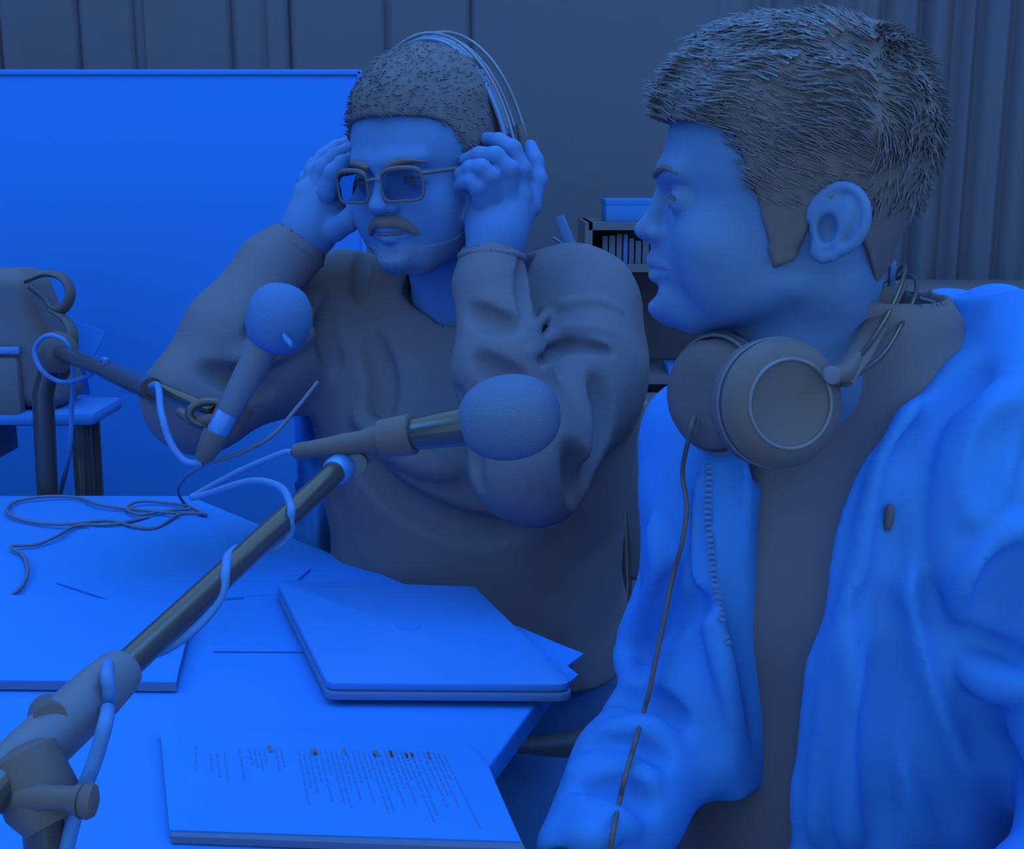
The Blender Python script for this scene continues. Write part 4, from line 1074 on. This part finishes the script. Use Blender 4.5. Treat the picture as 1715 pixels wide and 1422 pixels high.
# ---- sweater
f = Field(axis([(-.48, .30, .0034)]), axis([(1.08, 1.68, .0038)]), axis([(.52, 1.16, .0034)]))
f.fn(torso_fn(T2, .016, 1.16, 1.06), (-1, 0, 0), (2, 3, 2))
f.chain([P(720, 520, 1.47), sh2L+np.array([0, 0, -.006])], [.06, .072], .03)
f.chain([P(700, 520, 1.49), sh2R+np.array([0, 0, -.004])], [.06, .066], .03)
f.chain([sh2L, P(955, 640, 1.38), el2L+np.array([.004, 0, .0])], [.082, .078, .064], .03)
f.chain([el2L, P(842, 620, 1.24), P(823, 480, 1.27), P(824, 438, 1.279)], [.062, .050, .038, .034], .012)
f.chain([sh2R, P(440, 600, 1.44), el2R], [.070, .072, .062], .03)
f.chain([el2R, P(385, 560, 1.37), P(455, 450, 1.392), P(492, 418, 1.40)], [.060, .054, .040, .037], .012)
f.disp(lambda x, y, z: .0035*noise3(x, y, z, 38, 12)+.0015*noise3(x, y, z, 90, 7), (-1, 0, 0), (2, 3, 2))
# collar hole, low at the front
f.cone(nb2+np.array([0, 0, -.01]), nb2+np.array([0, -.01, .12]), .070, .078, .008, 'sub')
f.ell(P(728, 482, 1.40), (.042, .05, .026), None, .008, 'sub')
f.cone(P(824, 432, 1.28), P(828, 380, 1.28), .029, .030, .005, 'sub'); f.cone(P(497, 412, 1.40), P(520, 370, 1.40), .029, .030, .005, 'sub')
FO = f.fold
for a in ([(892, 545), (905, 515), (940, 495), (985, 490), (1025, 505)], [(900, 575), (920, 545), (960, 528), (1010, 530), (1045, 545)], [(905, 605), (930, 585), (970, 580), (1020, 590)], [(878, 505), (910, 480), (955, 470), (990, 475)], [(876, 470), (905, 452), (940, 450)]):
    FO(a, .0105, .006, 'sub')
for a in ([(895, 550), (915, 528), (950, 511), (1000, 508), (1035, 522)], [(888, 592), (920, 565), (965, 552), (1020, 560)], [(880, 525), (905, 497), (950, 482), (995, 482)]): FO(a, .0080, .008)
FO([(874, 440), (877, 480), (880, 530)], .009, .006, 'sub')
FO([(762, 680), (762, 620), (768, 560)], .009, .010, 'sub')
FO([(800, 810), (775, 740), (765, 660)], .010, .012, 'sub')
FO([(800, 600), (840, 630), (870, 640)], .010, .012, 'sub'); FO([(790, 520), (830, 540), (860, 545)], .009, .012, 'sub')
FO([(603, 500), (606, 460), (612, 425)], .009, .010, 'sub')
FO([(560, 610), (545, 560), (556, 500)], .011, .012, 'sub')
FO([(420, 560), (470, 520), (520, 500)], .011, .014, 'sub'); FO([(400, 600), (450, 590), (520, 560)], .010, .014)
FO([(340, 620), (400, 640), (450, 650)], .010, .014, 'sub')
FO([(600, 760), (660, 830), (760, 880), (860, 890)], .012, .02, 'sub')
FO([(620, 560), (640, 640), (630, 720)], .010, .02, 'sub'); FO([(600, 700), (680, 760), (760, 790)], .010, .02)
FO([(960, 760), (980, 840), (960, 930)], .012, .02, 'sub'); FO([(1000, 640), (1010, 720), (990, 800)], .010, .02, 'sub')
f.fn(lambda x, y, z: .545-z+x*0+y*0, (-1, 0, 0), (2, 3, .60), .006, 'sub')
sw = f.mesh('sweater', M_SWEAT, man, 1)
cuff = MB(); cuff.torus(P(824, 432, 1.279), unit(P(826, 400, 1.28)-P(824, 450, 1.278)), .0335, .0042, 28, 10); cuff.build('cuff', M_SWEAT, sw)
cuff = MB(); cuff.torus(P(495, 414, 1.40), unit(P(510, 392, 1.40)-P(480, 436, 1.398)), .0345, .0045, 28, 10); cuff.build('cuff', M_SWEAT, sw)
f = Field(axis([(-.56, .20, .009)]), axis([(1.05, 1.68, .009)]), axis([(.06, .68, .009)]))
f.ell((c2[0], c2[1]+.02, .56), (.18, .15, .10), None, .04)
f.chain([hip2R, kn2R, kn2R+np.array([-.02, .03, -.42])], [.088, .066, .052], .03)
f.chain([hip2L, kn2L, kn2L+np.array([-.02, .03, -.42])], [.088, .066, .052], .03)
f.mesh('trousers', M_BAG, man, 1)
shoes(man, (kn2R, kn2L), (-.1, -1, 0))
reparent(man)
# ---- glasses
gl = empty('glasses', H2(0, .12, .03), 'dark rectangular glasses on the face of the man with the moustache', 'glasses')
lens_pts = {}
for q in (-1, 1):
    loop = []
    for i in range(40):
        a = 2*math.pi*i/40; n_ = 4.0
        cx = math.copysign(abs(math.cos(a))**(2/n_), math.cos(a)); cz = math.copysign(abs(math.sin(a))**(2/n_), math.sin(a))
        lx = q*.0315+.0225*cx; lz = .0265+.0165*cz-.001*abs(cx)
        loop.append(H2(lx, .1205-abs(lx)**2*3.2, lz))
    rim = MB(); rim.tube(loop+[loop[0]], [(.0027 if 3 < i % 40 < 17 else .0017) for i in range(41)], 8, caps=False); rim.build('rim', M_BLACK, gl)
    ln = MB(); n_ = H2.y*.0012; ln.add([p-n_/2 for p in loop]+[p+n_/2 for p in loop], [tuple(range(40)), tuple(range(79, 39, -1))]+[(i, (i+1) % 40, 40+(i+1) % 40, 40+i) for i in range(40)])
    ln.build('lens', M_LENS, gl)
    MB().tube([H2(q*.053, .1110, .036), H2(q*.068, .093, .036), H2(q*.080, .040, .034), H2(q*.083, .004, .031), H2(q*.082, -.018, .012)], [.0024, .0022, .0019, .0019, .0016], 8).build('temple', M_BLACK, gl)
MB().tube([H2(-.0095, .1205, .0315), H2(0, .1225, .0335), H2(.0095, .1205, .0315)], .0019, 8).build('bridge', M_BLACK, gl)
reparent(gl)
# ---- headphones on his head
h2 = empty('headphones', H2(0, 0, .17), 'black headphones worn on the head of the man with glasses', 'headphones')
for q in (-1, 1):
    c_ = H2(q*.088, -.004, .004); n_ = H2.x*q
    MB().lathe(c_-n_*.010, n_, [(0, .030), (.003, .037), (.012, .038), (.016, .035)], 36).build('ear_pad', M_PAD, h2)
    MB().lathe(c_+n_*.004, n_, [(0, .034), (.003, .036), (.010, .034), (.014, .026), (.015, .0001)], 36).build('ear_cup', M_BLACK, h2)
    MB().tube([H2(q*.105, -.004, .010), H2(q*.107, -.006, .045), H2(q*.103, -.008, .070)], [.005, .006, .004], 10).build('yoke', M_BLACK, h2)
def arc(R1, R2, y, a0=14, a1=166, zc=.006, lean=0.0):
    return [H2(R1*math.cos(math.radians(a0+(a1-a0)*i/40)), y+lean*math.sin(math.radians(a0+(a1-a0)*i/40)), zc+R2*math.sin(math.radians(a0+(a1-a0)*i/40))) for i in range(41)]
def strip(pts, wd, th, ydir):
    b = MB(); V = []; F = []
    n = len(pts)
    for i, p in enumerate(pts):
        t = unit(pts[min(i+1, n-1)]-pts[max(0, i-1)]); u = unit(ydir-t*(ydir @ t)); w_ = np.cross(t, u)
        for (a, c) in ((-1, -.4), (-.7, -1), (.7, -1), (1, -.4), (1, .4), (.7, 1), (-.7, 1), (-1, .4)): V.append(p+u*a*wd/2+w_*c*th/2)
    for i in range(n-1):
        for k in range(8): F.append((i*8+k, i*8+(k+1) % 8, i*8+8+(k+1) % 8, i*8+8+k))
    F.append(tuple(range(8))); F.append(tuple((n-1)*8+k for k in range(7, -1, -1)))
    return b.add(V, F)
strip(arc(.100, .1595, .004, 20, 160, lean=-.012), .026, .006, H2.y).build('headband_pad', mat('band_highlight_tone', .42, .25, .8), h2)  # black plastic band; its bright highlight is painted in as a pale base colour
for yy, r in ((.010, .006), (-.016, .006)):
    MB().tube(arc(.107, .164+r*.3, yy, 10, 170, lean=-.014), .0019, 8).build('headband_wire', mat('wire_gloss', .12, .25, .8), h2)
MB().tube(arc(.104, .162, -.003, 22, 158, lean=-.014), .0016, 8).build('headband_wire', mat('wire_gloss', .12, .25, .8), h2)
reparent(h2)
# ================================================================== CHAIRS (mostly hidden)
def chair(x, y, ang, label, back=True, backz=.93):
    fr = Frame((x, y, 0), (math.cos(ang), math.sin(ang), 0))
    t = empty('chair', (x, y, 0), label, 'chair')
    MB().box(fr(0, 0, .43), (fr.x, fr.y, EZ), (.22, .21, .025)).build('seat', M_BAG, t, bevel=.02, seg=3)
    for a in (-1, 1):
        for b_ in (-1, 1): MB().tube([fr(a*.17, b_*.16, .41), fr(a*.20, b_*.20, .006)], .012, 10).build('leg', M_BLACKM, t)
        MB().tube([fr(a*.17, -.20, .40), fr(a*.17, -.245, .60), fr(a*.16, -.255, backz-.1)], .011, 10).build('back_post', M_BLACKM, t)
    MB().box(fr(0, -.258, backz-.14), (fr.x, fr.y, EZ), (.20, .014, .14)).build('backrest', M_BAG, t, bevel=.012, seg=3)
    reparent(t); return t
chair(c2[0], c2[1]+.06, math.radians(-102), 'dark chair under the man with glasses, behind the table corner', backz=.88)
chair(c1[0]+.02, c1[1]+.02, math.radians(190), 'dark chair under the young man in the hooded jacket', backz=.90)
